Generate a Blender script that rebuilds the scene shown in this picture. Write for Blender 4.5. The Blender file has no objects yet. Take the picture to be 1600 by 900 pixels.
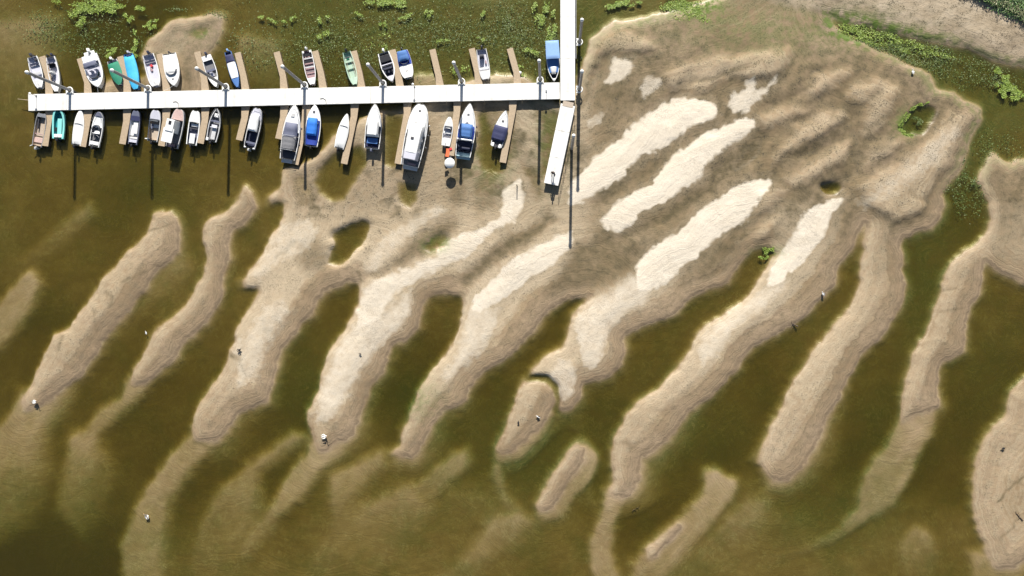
import bpy, bmesh, math, random
import numpy as np
from mathutils import Vector, Matrix

# ------------------------------------------------------------------ camera, sky, sun, exposure
S0, NX, NY, H = 11.0, 862.0, 455.0, 95.0          # photo pixels per metre on the water, nadir pixel, height
scene = bpy.context.scene
C = scene.collection
cam_d = bpy.data.cameras.new('camera'); cam = bpy.data.objects.new('camera', cam_d); C.objects.link(cam)
cam.location = (0, 0, H); cam.rotation_euler = (0, 0, 0)
cam_d.sensor_width = 36; cam_d.lens = 36 * H / (1600 / S0)
cam_d.shift_x = (800 - NX) / 1600; cam_d.shift_y = (NY - 450) / 1600
cam_d.clip_start = 0.5; cam_d.clip_end = 8000
scene.camera = cam
SUN_EL, SUN_AZ = 31.0, -0.9                        # degrees; azimuth measured from +y
world = bpy.data.worlds.new('World'); scene.world = world; world.use_nodes = True
wn = world.node_tree; wn.nodes.clear()
wo = wn.nodes.new('ShaderNodeOutputWorld'); wb = wn.nodes.new('ShaderNodeBackground'); sk = wn.nodes.new('ShaderNodeTexSky')
sk.sky_type = 'NISHITA'; sk.sun_disc = False
sk.sun_elevation = math.radians(SUN_EL); sk.sun_rotation = math.radians(-SUN_AZ)
wb.inputs['Strength'].default_value = 0.05
wn.links.new(sk.outputs[0], wb.inputs[0]); wn.links.new(wb.outputs[0], wo.inputs[0])
sun_d = bpy.data.lights.new('sun', 'SUN'); sun_d.energy = 5.0; sun_d.angle = math.radians(0.5); sun_d.color = (1, .955, .88)
sun = bpy.data.objects.new('sun', sun_d); C.objects.link(sun)
sun.rotation_euler = (-math.radians(90 - SUN_EL), 0, math.radians(SUN_AZ)); sun.location = (0, 60, 60)
scene.view_settings.view_transform = 'Standard'; scene.view_settings.look = 'None'
scene.view_settings.exposure = 0.82; scene.view_settings.gamma = 1; scene.view_settings.use_curve_mapping = False
scene.cycles.transparent_max_bounces = 16; scene.cycles.volume_bounces = 1

def P(px, py, z=0.0):
    k = (H - z) / H / S0
    return Vector(((px - NX) * k, (NY - py) * k, z))

# ------------------------------------------------------------------ materials
def nd(nt, typ, **kw):
    n = nt.nodes.new(typ)
    for k, v in kw.items():
        if k.startswith('i_'):
            n.inputs[k[2:].replace('_', ' ')].default_value = v
        else: setattr(n, k, v)
    return n
MATS = {}
def mat(name, col, rough=.5, var=.12, scale=6.0, metal=0.0, bump=.0, spec=.5, dirt=None, wave=None):
    """procedural paint / wood / fabric: base colour varied by two noises, optional dirt colour, optional plank bands"""
    if name in MATS: return MATS[name]
    m = bpy.data.materials.new(name); m.use_nodes = True; nt = m.node_tree; L = nt.links.new
    b = nt.nodes['Principled BSDF']; b.inputs['Roughness'].default_value = rough; b.inputs['Metallic'].default_value = metal
    b.inputs['Specular IOR Level'].default_value = spec
    tc = nd(nt, 'ShaderNodeTexCoord')
    n1 = nd(nt, 'ShaderNodeTexNoise', i_Scale=scale, i_Detail=6.0, i_Roughness=.65)
    L(tc.outputs['Object'], n1.inputs['Vector'])
    r = nd(nt, 'ShaderNodeMapRange', i_From_Min=.3, i_From_Max=.7, i_To_Min=1 - var, i_To_Max=1 + var)
    L(n1.outputs[0], r.inputs[0])
    mx = nd(nt, 'ShaderNodeVectorMath', operation='SCALE'); mx.inputs[0].default_value = col[:3]
    L(r.outputs[0], mx.inputs['Scale']); out = mx.outputs[0]
    if dirt:
        n2 = nd(nt, 'ShaderNodeTexNoise', i_Scale=scale * .45, i_Detail=8.0, i_Roughness=.7)
        L(tc.outputs['Object'], n2.inputs['Vector'])
        r2 = nd(nt, 'ShaderNodeMapRange', i_From_Min=.5, i_From_Max=.72, i_To_Min=0, i_To_Max=.6)
        L(n2.outputs[0], r2.inputs[0])
        mm = nd(nt, 'ShaderNodeMix', data_type='RGBA'); L(r2.outputs[0], mm.inputs[0]); L(out, mm.inputs[6]); mm.inputs[7].default_value = (*dirt, 1)
        out = mm.outputs[2]
    if wave:
        w = nd(nt, 'ShaderNodeTexWave', bands_direction=wave[0], i_Scale=wave[1], i_Distortion=.15)
        L(tc.outputs['Object'], w.inputs['Vector'])
        r3 = nd(nt, 'ShaderNodeMapRange', i_From_Min=0, i_From_Max=.16, i_To_Min=wave[2], i_To_Max=1); L(w.outputs['Fac'], r3.inputs[0])
        sc = nd(nt, 'ShaderNodeVectorMath', operation='SCALE'); L(out, sc.inputs[0]); L(r3.outputs[0], sc.inputs['Scale']); out = sc.outputs[0]
    L(out, b.inputs['Base Color'])
    if bump:
        bp = nd(nt, 'ShaderNodeBump', i_Strength=bump, i_Distance=.02); L(n1.outputs[0], bp.inputs['Height']); L(bp.outputs[0], b.inputs['Normal'])
    MATS[name] = m; return m
GEL = mat('white gelcoat', (.80, .80, .79), .3, .04, 3, dirt=(.6, .58, .52))
GEL2 = mat('weathered grey white gelcoat', (.56, .56, .56), .42, .07, 4, dirt=(.38, .36, .33))
DECK = mat('pale concrete deck', (.78, .765, .73), .75, .05, 1.4, dirt=(.55, .52, .46), wave=('X', .13, .86))
DECKSIDE = mat('grey concrete float', (.3, .3, .29), .8, .12, 3)
WOOD = mat('tan deck planks', (.43, .33, .22), .75, .14, 5, dirt=(.33, .26, .18), wave=('Y', 1.6, .72))
WOODD = mat('dark wet wood', (.09, .065, .045), .7, .2, 6)
STEEL = mat('galvanised steel', (.32, .33, .34), .45, .1, 8, metal=.6)
CHROME = mat('stainless steel', (.6, .6, .6), .2, .05, 8, metal=.9)
PILE = mat('dull grey steel pile', (.26, .26, .27), .55, .14, 2, metal=.3, dirt=(.16, .14, .12))
PILELOW = mat('dark stained steel', (.06, .055, .045), .7, .2, 2)
CAPW = mat('white pile cap', (.8, .8, .78), .5, .04, 6)
ALU = mat('dull aluminium', (.42, .42, .43), .42, .1, 5, metal=.5, dirt=(.25, .24, .22))
BLACK = mat('black plastic', (.02, .02, .024), .4, .2, 8)
DARK = mat('charcoal vinyl', (.045, .045, .055), .55, .2, 8)
NAVY = mat('navy canvas', (.025, .03, .09), .75, .2, 9, bump=.3)
NAVY2 = mat('dark navy upholstery', (.02, .025, .055), .6, .2, 9)
BLUE = mat('bright blue canvas', (.02, .17, .62), .75, .12, 5, bump=.3)
BLUED = mat('deep blue canvas', (.015, .045, .30), .75, .15, 5, bump=.3)
BLUEM = mat('mid blue canvas', (.055, .15, .38), .75, .12, 5, bump=.3)
BLUEL = mat('faded light blue canvas', (.24, .40, .68), .75, .08, 5, bump=.3)
SLATE = mat('slate grey canvas', (.12, .13, .19), .75, .15, 7, bump=.3)
GREYC = mat('grey canvas', (.17, .17, .18), .8, .2, 7, bump=.4)
LAV = mat('pale grey vinyl floor', (.55, .55, .62), .6, .08, 6)
GREEN = mat('green canvas', (.02, .20, .12), .75, .12, 5, bump=.3)
CYAN = mat('cyan canvas', (.05, .42, .72), .7, .12, 4, bump=.3)
TURQ = mat('turquoise paint', (.25, .66, .62), .4, .06, 4)
TURQD = mat('dark turquoise paint', (.02, .25, .27), .5, .1, 4)
PALEG = mat('pale green paint', (.40, .54, .42), .55, .08, 5, dirt=(.3, .38, .3))
MAROON = mat('faded maroon planks', (.36, .24, .25), .6, .15, 7)
PINK = mat('faded pinkish deck paint', (.56, .40, .36), .6, .12, 5, dirt=(.4, .3, .27))
TAN = mat('tan boat floor', (.44, .36, .28), .65, .12, 6)
TEAL = mat('pale teal deck', (.3, .45, .5), .55, .1, 5)
ORANGE = mat('orange towel cloth', (.75, .17, .07), .9, .1, 9)
RED = mat('red cloth', (.6, .05, .06), .9, .1, 9)
def glass(name, col):
    m = bpy.data.materials.new(name); m.use_nodes = True; b = m.node_tree.nodes['Principled BSDF']
    b.inputs['Base Color'].default_value = (*col, 1); b.inputs['Roughness'].default_value = .06; b.inputs['Coat Weight'].default_value = .5
    return m
GLASS = glass('smoked windscreen', (.03, .035, .045))

# ------------------------------------------------------------------ objects
def put(name, me, m, parent=None, smooth=False):
    o = bpy.data.objects.new(name, me); C.objects.link(o)
    if m: me.materials.append(m)
    if parent: o.parent = parent
    if smooth: me.shade_smooth()
    return o
def tag(o, label=None, cat=None, group=None, kind=None):
    for k, v in (('label', label), ('category', cat), ('group', group), ('kind', kind)):
        if v: o[k] = v
    return o
def thing(name, label, cat, loc, rz=0, group=None):
    o = bpy.data.objects.new(name, None); C.objects.link(o); o.location = loc; o.rotation_euler = (0, 0, rz)
    o.empty_display_size = .3
    return tag(o, label, cat, group)
class MB:
    """collects shapes and links them as ONE mesh object"""
    def __init__(s): s.v = []; s.f = []
    def add(s, vs, fs):
        n = len(s.v); s.v += [tuple(v) for v in vs]; s.f += [tuple(i + n for i in f) for f in fs]; return s
    def box(s, c, d, rz=0, bev=.0, taper=1.0):
        bm = bmesh.new(); bmesh.ops.create_cube(bm, size=1)
        for v in bm.verts:
            k = taper if v.co.z > 0 else 1
            v.co = Vector((v.co.x * d[0] * k, v.co.y * d[1] * k, v.co.z * d[2]))
        if bev: bmesh.ops.bevel(bm, geom=bm.edges[:], offset=min(bev, min(d) * .45), segments=2, affect='EDGES', profile=.6)
        M = Matrix.Translation(c) @ Matrix.Rotation(rz, 4, 'Z')
        bm.transform(M); s.add([v.co for v in bm.verts], [[v.index for v in f.verts] for f in bm.faces]) if not bm.verts.index_update() else 0
        bm.free(); return s
    def tube(s, pts, r, n=8, cap=True):
        pts = [Vector(p) for p in pts]; rr = r if isinstance(r, (list, tuple)) else [r] * len(pts)
        vs = []; fs = []; prev = None
        for i, p in enumerate(pts):
            d = (pts[min(i + 1, len(pts) - 1)] - pts[max(i - 1, 0)]).normalized()
            a = d.orthogonal().normalized() if prev is None else (prev - d * prev.dot(d)).normalized()
            prev = a; b = d.cross(a)
            vs += [p + (a * math.cos(t) + b * math.sin(t)) * rr[i] for t in [2 * math.pi * k / n for k in range(n)]]
        for i in range(len(pts) - 1):
            fs += [(i * n + k, i * n + (k + 1) % n, (i + 1) * n + (k + 1) % n, (i + 1) * n + k) for k in range(n)]
        if cap: fs += [tuple(range(n))[::-1], tuple((len(pts) - 1) * n + k for k in range(n))]
        return s.add(vs, fs)
    def lathe(s, c, prof, n=20):
        vs = []; fs = []
        for r, z in prof: vs += [(c[0] + r * math.cos(2 * math.pi * k / n), c[1] + r * math.sin(2 * math.pi * k / n), c[2] + z) for k in range(n)]
        for i in range(len(prof) - 1): fs += [(i * n + k, i * n + (k + 1) % n, (i + 1) * n + (k + 1) % n, (i + 1) * n + k) for k in range(n)]
        fs += [tuple(range(n))[::-1], tuple((len(prof) - 1) * n + k for k in range(n))]
        return s.add(vs, fs)
    def prism(s, poly, z0, z1):
        n = len(poly); vs = [(x, y, z0) for x, y in poly] + [(x, y, z1) for x, y in poly]
        return s.add(vs, [tuple(range(n))[::-1], tuple(range(n, 2 * n))] + [(i, (i + 1) % n, n + (i + 1) % n, n + i) for i in range(n)])
    def ring(s, c, R, r, n=20, k=8):
        vs = []; fs = []
        for i in range(n):
            a = 2 * math.pi * i / n
            for j in range(k):
                b = 2 * math.pi * j / k; q = R + r * math.cos(b)
                vs.append((c[0] + q * math.cos(a), c[1] + q * math.sin(a), c[2] + r * math.sin(b)))
        for i in range(n):
            for j in range(k): fs.append((i * k + j, ((i + 1) % n) * k + j, ((i + 1) % n) * k + (j + 1) % k, i * k + (j + 1) % k))
        return s.add(vs, fs)
    def build(s, name, m, parent=None, smooth=False):
        me = bpy.data.meshes.new(name); me.from_pydata(s.v, [], s.f); me.update()
        bm = bmesh.new(); bm.from_mesh(me); bmesh.ops.recalc_face_normals(bm, faces=bm.faces[:]); bm.to_mesh(me); bm.free()
        o = put(name, me, m, parent, False)
        if smooth:
            me.shade_smooth(); me.set_sharp_from_angle(angle=math.radians(38))
        return o

# ------------------------------------------------------------------ terrain: shore and dry-sand outlines (photo pixels on the water plane)
LAND = [
 [(910,93),(920,57),(957,35),(1013,30),(1067,15),(1080,7),(1127,-8),(1200,-60),(1300,-60),(1290,20),(1300,43),(1333,60),(1367,77),(1407,93),(1447,113),(1457,127),(1460,137),(1490,143),
  (1507,160),(1527,170),(1532,187),(1523,200),(1515,213),(1510,240),(1500,263),(1484,284),(1470,301),(1477,323),(1470,337),(1456,355),(1431,365),(1410,373),(1404,383),(1413,397),(1415,411),
  (1410,419),(1413,436),(1410,465),(1396,493),(1378,522),(1356,543),(1346,554),(1328,586),(1315,615),(1298,648),(1271,697),(1253,730),(1228,750),(1207,752),(1190,738),(1181,722),(1188,697),
  (1209,651),(1238,608),(1256,575),(1270,548),(1292,522),(1317,493),(1335,458),(1346,433),(1348,404),(1353,369),(1356,350),(1350,348),(1346,358),(1332,390),(1310,422),(1300,447),(1271,476),
  (1253,497),(1232,508),(1214,522),(1195,530),(1174,542),(1156,561),(1150,580),(1131,598),(1099,626),(1071,651),(1042,683),(1021,706),(1000,715),(998,744),(990,770),(970,778),(950,770),
  (960,754),(957,722),(957,687),(975,655),(1000,626),(1035,597),(1056,575),(1078,547),(1088,522),(1106,504),(1145,486),(1170,461),(1192,433),(1205,412),(1214,397),(1202,387),(1177,391),
  (1163,401),(1145,422),(1131,444),(1099,458),(1071,468),(1056,486),(1021,504),(985,518),(973,529),(976,550),(964,575),(950,592),(913,600),(907,620),(890,640),(870,643),(867,630),(872,610),
  (867,597),(847,587),(830,590),(837,577),(853,557),(878,540),(886,520),(890,497),(900,483),(927,460),(909,463),(884,465),(863,479),(849,493),(835,515),(810,543),(785,564),(756,579),
  (735,597),(721,628),(692,644),(671,676),(653,701),(640,715),(607,708),(625,697),(625,676),(639,658),(653,616),(670,590),(685,568),(707,536),(721,508),(724,479),(723,460),(703,457),
  (678,461),(660,476),(653,493),(650,511),(632,532),(611,543),(604,564),(595,583),(577,606),(568,630),(560,658),(549,680),(531,690),(513,702),(499,704),(492,690),(481,655),(481,640),
  (499,616),(503,582),(513,554),(535,522),(556,483),(561,458),(562,442),(542,444),(513,454),(499,468),(485,493),(467,515),(442,547),(432,578),(423,601),(417,626),(377,644),(359,669),
  (341,683),(320,687),(302,687),(297,672),(306,644),(327,612),(345,585),(357,557),(368,522),(385,493),(403,465),(407,451),(384,451),(379,440),(389,422),(407,401),(424,372),(442,340),
  (446,322),(438,312),(440,290),(442,266),(470,262),(490,245),(504,229),(525,210),(548,198),(566,188),(590,175),(620,172),(650,165),(690,150),(745,122),(775,116),(803,118),(825,130),
  (845,150),(870,160),(895,150),(903,120)],
 [(242,333),(265,332),(279,348),(282,372),(281,394),(263,410),(242,429),(228,451),(213,465),(199,493),(178,516),(160,536),(142,564),(124,590),(105,605),(82,622),(58,640),(36,644),(38,622),
  (53,590),(71,557),(82,525),(107,511),(135,479),(153,454),(164,429),(185,404),(213,383),(231,362)],
 [(380,290),(397,308),(403,322),(391,336),(377,351),(361,355),(357,380),(359,401),(348,426),(350,458),(341,479),(324,504),(302,522),(281,536),(274,557),(249,582),(224,601),(205,603),(206,590),
  (213,568),(231,543),(238,522),(267,497),(295,468),(306,444),(320,422),(324,404),(315,383),(315,362),(327,344),(356,330),(371,312)],
 [(421,306),(431,299),(440,303),(436,314),(425,317)],
 [(1527,283),(1545,316),(1548,344),(1541,365),(1531,381),(1513,387),(1492,408),(1477,433),(1463,468),(1456,493),(1445,525),(1428,550),(1418,590),(1410,623),(1407,662),(1440,650),(1465,632),
  (1463,598),(1470,568),(1502,547),(1509,508),(1516,479),(1531,458),(1538,404),(1556,419),(1577,429),(1600,441),(1680,470),(1760,400),(1700,260),(1640,235),(1600,248),(1577,257),(1563,247),
  (1557,237),(1547,247),(1533,263)],
 [(1600,591),(1577,612),(1570,648),(1541,683),(1527,712),(1520,751),(1516,790),(1527,829),(1541,864),(1556,886),(1584,886),(1605,876),(1660,850),(1710,700),(1660,560)],
 [(817,597),(833,597),(853,600),(863,613),(863,633),(857,648),(842,670),(820,690),(799,708),(777,712),(773,697),(788,672),(803,640),(813,608)],
 [(888,699),(902,690),(915,700),(912,722),(895,745),(880,768),(862,795),(843,800),(838,788),(850,765),(870,729)],
 [(267,33),(287,30),(333,20),(347,33),(343,57),(333,73),(320,87),(310,110),(313,137),(300,165),(262,160),(232,135),(222,110),(218,88),(233,67),(250,52)],
 [(1010,861),(1028,842),(1055,818),(1064,822),(1042,848),(1026,872),(1012,878)],
 [(160,132),(188,128),(190,150),(160,152)],
 # the far bank
 [(1100,-300),(1100,-25),(1200,3),(1260,16),(1300,29),(1360,42),(1433,57),(1483,67),(1533,87),(1600,103),(1700,150),(1900,260),(2300,420),(2300,-900),(1100,-900)],
]
PONDS = [  # (outline, depth)
 ([(528,362),(549,348),(574,346),(577,355),(563,383),(549,408),(528,417),(506,415),(513,404),(522,387),(520,369)], .75),
 ([(520,238),(501,262),(493,288),(498,305),(515,316),(536,312),(553,285),(567,264),(572,245),(560,230),(545,234)], .6),
 ([(602,175),(632,175),(628,250),(612,262),(598,250)], .5),
 ([(756,175),(768,205),(790,215),(792,250),(786,268),(768,274),(753,262),(747,235),(750,212),(742,180)], .45),
 ([(620,285),(650,290),(652,312),(638,322),(622,312)], .35),
 ([(847,180),(876,190),(872,230),(862,265),(850,258)], .12),
 ([(660,388),(675,372),(694,366),(698,373),(684,388),(668,395)], .3),
 ([(1433,163),(1463,170),(1463,187),(1440,210),(1413,212),(1403,203),(1417,183)], .6),
 ([(1280,294),(1290,285),(1310,285),(1318,292),(1308,301),(1290,303)], .9),
 ([(294,55),(310,46),(324,47),(318,56),(300,60)], .2),
]
DRY = [
 [(1087,152),(1105,156),(1117,170),(1118,182),(1107,185),(1080,197),(1063,213),(1050,227),(1023,237),(997,250),(977,267),(977,275),(957,287),(930,300),(905,315),(890,322),(888,300),(903,280),(930,247),(973,213),(997,187),(1030,163),(1060,155)],
 [(1113,200),(1137,197),(1157,190),(1178,190),(1180,200),(1157,217),(1137,230),(1120,240),(1100,257),(1097,277),(1073,290),(1060,300),(1021,323),(996,333),(985,355),(968,362),(946,356),(939,344),(957,321),(985,305),(1013,287),(1033,263),(1057,240),(1087,217)],
 [(1167,280),(1184,278),(1207,278),(1199,294),(1184,308),(1177,323),(1163,344),(1135,365),(1110,383),(1088,404),(1064,419),(1049,433),(1032,447),(1010,456),(996,451),(991,433),(992,415),(1017,390),(1042,369),(1074,348),(1103,323),(1131,305)],
 [(1298,314),(1321,305),(1317,319),(1296,344),(1285,365),(1268,394),(1250,419),(1225,440),(1204,454),(1196,450),(1207,422),(1221,390),(1239,358),(1253,333),(1278,319)],
 [(892,365),(895,376),(881,397),(856,415),(831,433),(813,451),(785,468),(767,483),(753,493),(739,490),(735,472),(753,454),(778,429),(810,401),(842,380),(870,367)],
 [(813,280),(820,301),(817,330),(799,348),(767,362),(746,383),(728,401),(700,415),(664,433),(636,447),(613,468),(600,492),(577,512),(553,520),(555,490),(567,458),(592,436),(638,418),(678,401),(692,382),(717,366),(749,355),(778,340),(785,316),(790,291)],
 [(934,468),(941,483),(929,508),(931,529),(941,554),(931,575),(911,578),(906,543),(895,515),(899,490),(918,474)],
 [(505,625),(525,620),(528,645),(515,662),(495,657),(485,645)],
 [(960,90),(990,90),(993,103),(980,123),(957,137),(945,130),(953,110)],
 [(1013,115),(1033,123),(1035,133),(1020,143),(1003,152),(997,140),(1003,127)],
 [(920,177),(943,173),(940,190),(923,200),(917,187)],
 [(1140,147),(1161,145),(1162,130),(1177,118),(1180,133),(1177,147),(1197,137),(1213,117),(1220,123),(1200,147),(1180,163),(1167,180),(1143,180),(1133,167)],
 [(366,533),(382,528),(388,545),(376,560),(364,552)],
 # broad soft pale crests that carry the dry bars on down
 [(1015,445),(985,428),(950,455),(918,474),(900,500),(900,530),(915,560),(935,560),(950,520),(975,490),(1015,468)],
 [(1200,450),(1235,440),(1225,455),(1190,485),(1145,518),(1120,550),(1095,570),(1090,545),(1100,520),(1125,502),(1165,475)],
 [(735,475),(770,488),(785,480),(775,515),(748,555),(715,578),(700,600),(690,590),(715,550),(730,510)],
 [(560,500),(600,490),(640,455),(640,480),(625,510),(600,535),(570,575),(545,615),(520,655),(495,660),(495,630),(512,590),(530,545)],
 [(415,475),(445,465),(455,485),(420,540),(400,590),(372,610),(365,590),(378,540)],
 [(440,350),(480,345),(500,365),(480,395),(445,405),(410,435),(395,428),(425,380)],
 [(590,380),(640,340),(690,318),(700,330),(660,355),(620,385),(585,425),(570,420)],
 [(850,590),(870,560),(890,560),(905,590),(890,620),(875,625)],
 [(1395,270),(1450,225),(1490,195),(1500,215),(1460,260),(1400,300),(1350,330),(1335,318)],
]
DRY_W = [3.4] * 13 + [9, 8, 8, 9, 8, 9, 8, 6, 10]
DRY_K = [1, 1, 1, .95, .9, .8, .6, .35, .75, .6, .45, .75, .4] + [.62, .55, .55, .62, .42, .42, .42, .5, .36]
TR_K = [1, 1, 1, .8, .8, .6, .9, .9, .9, .8, .8, .7, .8, 1, .7, .7, .4, .7, .7, .4, .5, .5, .6]
TROUGH = [  # damp hollows between the dry bars
 [(1110,192),(1130,187),(1120,205),(1075,227),(1050,250),(1010,275),(985,290),(960,308),(935,325),(925,318),(950,300),(985,278),(1000,260),(1040,240),(1070,215)],
 [(1180,210),(1200,220),(1190,250),(1160,270),(1130,290),(1090,320),(1040,350),(1000,370),(960,390),(915,400),(905,395),(960,372),(1000,348),(1060,308),(1100,287),(1110,262),(1150,230)],
 [(858,325),(868,345),(820,382),(780,412),(740,436),(722,450),(718,430),(745,408),(770,388),(800,366),(840,348)],
 [(900,380),(960,385),(1010,392),(985,425),(930,452),(900,460),(870,465),(850,470),(860,445),(880,410)],
 [(572,434),(612,414),(640,380),(680,350),(712,340),(715,352),(700,375),(665,398),(630,415),(590,430)],
 [(740,275),(775,260),(785,290),(775,325),(745,338),(735,310)],
 [(1190,170),(1215,155),(1250,140),(1262,148),(1235,165),(1200,178)],
 [(1248,243),(1280,228),(1315,214),(1318,224),(1285,240),(1255,252)],
 [(1325,185),(1338,185),(1345,240),(1360,245),(1345,265),(1310,292),(1285,300),(1300,280),(1330,262)],
 [(1245,192),(1265,180),(1278,182),(1262,195)],
 [(1256,100),(1295,106),(1296,116),(1262,122)],
 [(1120,440),(1180,400),(1200,400),(1190,380),(1150,380),(1110,420),(1060,450)],
 [(600,180),(640,180),(640,270),(610,280)],
 [(840,170),(880,180),(872,280),(845,280)],
 [(1350,200),(1400,210),(1390,235),(1350,250)],
 [(700,290),(725,285),(730,320),(705,330)],[(660,185),(690,180),(680,230),(660,240)],[(745,160),(800,165),(810,230),(790,280),(750,280),(742,215)],[(810,250),(850,280),(850,310),(835,320)],[(440,262),(480,265),(500,320),(470,330),(445,315)],[(465,380),(500,370),(515,420),(480,430),(465,415)],[(905,110),(940,95),(950,130),(925,160),(905,165)],[(985,140),(1000,165),(960,200),(945,190)],
]
SHOAL = [  # (outline, level, edge softness in px)
 ([(36,612),(130,590),(108,640),(70,690),(25,740),(5,790),(-60,820),(-60,700),(0,665)], -.24, 26),
 ([(200,590),(250,590),(228,622),(199,648),(178,668),(153,695),(135,715),(107,722),(114,690),(135,672),(156,644),(188,622)], -.22, 16),
 ([(107,722),(114,690),(150,690),(175,730),(160,800),(130,850),(90,800)], -.5, 40),
 ([(-60,700),(70,690),(80,740),(40,830),(-60,880)], -.5, 40),
 ([(985,880),(1040,900),(1100,850),(1170,790),(1210,780),(1180,850),(1100,930),(980,960)], -.5, 24),
 ([(560,800),(640,760),(680,800),(600,880),(520,960),(440,960),(500,860)], -.52, 30),
 ([(298,676),(365,662),(345,700),(312,730),(290,765),(270,800),(262,850),(258,960),(185,960),(190,840),(218,785),(243,740),(272,706)], -.26, 20),
 ([(492,685),(552,676),(545,710),(510,740),(480,780),(445,810),(415,845),(390,875),(372,868),(400,820),(430,780),(455,735),(480,712)], -.27, 14),
 ([(430,702),(458,680),(492,688),(470,705),(445,722),(410,742),(415,790),(395,850),(370,910),(300,960),(302,860),(320,810),(345,765),(380,730)], -.46, 22),
 ([(518,745),(560,725),(600,704),(606,730),(575,762),(552,790),(550,830),(560,870),(540,900),(525,840),(516,780)], -.40, 20),
 ([(705,712),(735,700),(738,725),(700,762),(672,792),(640,835),(606,838),(625,795),(650,760),(680,730)], -.36, 16),
 ([(770,812),(813,802),(842,820),(800,862),(750,895),(690,960),(600,960),(720,885),(750,842)], -.40, 26),
 ([(770,700),(800,712),(786,740),(790,770),(815,800),(805,812),(782,785),(767,752)], -.3, 8),
 ([(905,700),(930,700),(940,725),(930,752),(906,775),(886,806),(860,815),(842,812),(875,770)], -.16, 8),
 ([(946,765),(992,765),(976,800),(962,832),(962,870),(985,960),(935,960),(923,848),(936,808)], -.17, 12),
 ([(1099,738),(1120,731),(1137,747),(1160,758),(1150,782),(1128,808),(1106,832),(1078,866),(1045,905),(1000,930),(975,930),(1002,868),(1028,838),(1067,802),(1096,772)], -.15, 14),
 ([(1405,655),(1470,628),(1462,680),(1440,722),(1425,762),(1402,792),(1370,810),(1344,812),(1343,780),(1350,740),(1380,700)], -.14, 14),
 ([(1340,800),(1360,815),(1310,845),(1250,868),(1180,890),(1175,884),(1250,858),(1300,832)], -.45, 6),
 ([(1408,850),(1430,828),(1460,830),(1468,870),(1455,910),(1415,910)], -.40, 16),
 ([(-40,520),(20,445),(52,420),(66,448),(52,490),(30,522),(0,555),(-40,580)], -.22, 16),
 ([(0,40),(90,30),(100,80),(60,150),(0,170),(-60,100)], -.42, 50),
 ([(370,60),(440,70),(450,130),(380,130)], -.48, 20),
 ([(1510,860),(1560,870),(1610,870),(1600,940),(1530,940)], -.28, 14),
 ([(1185,735),(1255,715),(1245,765),(1200,775)], -.25, 10),
 ([(800,690),(850,655),(845,690),(815,722),(775,730)], -.12, 10),
 ([(160,125),(235,120),(235,160),(160,160)], -.12, 14),
 ([(640,120),(690,118),(690,140),(640,140)], -.1, 10),
 ([(200,480),(260,420),(290,400),(300,420),(250,470),(200,530),(160,560)], -.6, 20),
 ([(0,440),(60,380),(140,320),(150,340),(80,400),(20,450)], -.62, 20),
]
DEPTH = [(0,30,-.5),(60,60,-.55),(130,60,-1.1),(180,50,-1.2),(400,30,-.65),(400,100,-.6),(500,60,-.6),(600,40,-.55),(700,90,-.6),(800,50,-.5),(860,60,-.7),(950,15,-.5),(50,300,-.75),(0,180,-.6),(130,270,-.75),
 (200,295,-1.15),(100,400,-.85),(20,600,-1.2),(300,400,-.7),(300,320,-.7),(430,340,-.75),(500,560,-1.0),(470,640,-1.25),(650,600,-1.35),(700,480,-.75),(620,660,-1.2),(800,570,-1.05),(830,530,-1.15),(740,680,-1.0),(1000,570,-.95),
 (1100,490,-.8),(1200,620,-1.15),(1050,740,-1.25),(1080,650,-1.0),(1300,560,-.8),(1350,640,-1.0),(1370,690,-1.35),(1420,560,-.95),(1440,430,-.85),(1500,330,-1.05),(1520,240,-.6),(1460,90,-.6),(1560,120,-.85),(1585,200,-.6),(1550,600,-1.15),
 (1520,500,-.8),(1490,700,-1.15),(1250,860,-.55),(1150,870,-.55),(1300,790,-1.0),(1350,860,-.55),(1500,880,-.65),(890,860,-.7),(1000,770,-1.15),(600,890,-.55),(250,750,-1.25),(170,780,-1.05),(50,860,-1.6),(20,890,-1.8),(110,900,-1.9),
 (140,850,-1.35),(250,660,-1.1),(70,780,-1.1),(330,870,-.65),(450,600,-1.1),(560,740,-.6),(450,690,-1.2),(560,570,-1.0),(160,600,-1.0),(60,560,-1.2),(40,660,-.9),(330,170,-1.1),(500,170,-1.1),(720,820,-.6),(420,520,-.8),(560,330,-.8),(930,700,-1.0),(750,620,-1.15)]

RIDGE = [[(1258,136),(1283,118),(1310,107),(1333,109),(1328,122),(1297,141),(1265,154)],[(1192,268),(1211,231),(1238,204),(1283,172),(1319,172),(1324,190),(1283,213),(1238,236),(1206,258)],
 [(1183,186),(1220,172),(1251,168),(1260,177),(1229,195),(1192,209)],[(1215,281),(1260,254),(1310,222),(1333,222),(1328,245),(1283,272),(1251,290),(1229,295)],
 [(1319,150),(1328,127),(1374,122),(1410,136),(1396,172),(1365,218),(1342,213),(1356,172)],[(1356,231),(1383,218),(1415,227),(1374,254),(1351,268)],
 [(1056,100),(1129,86),(1201,77),(1238,86),(1224,118),(1192,127),(1129,127),(1093,141),(1047,150),(1038,118)],
 [(1333,290),(1396,254),(1455,213),(1483,177),(1523,168),(1528,190),(1510,236),(1464,281),(1445,330),(1400,350),(1356,326)],[(930,60),(960,50),(1010,55),(1030,80),(1000,80),(950,85),(925,110),(915,90)],
 [(1110,420),(1150,385),(1190,350),(1215,340),(1200,370),(1150,405)],[(1180,300),(1215,285),(1225,300),(1200,330),(1175,340)]]
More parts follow.
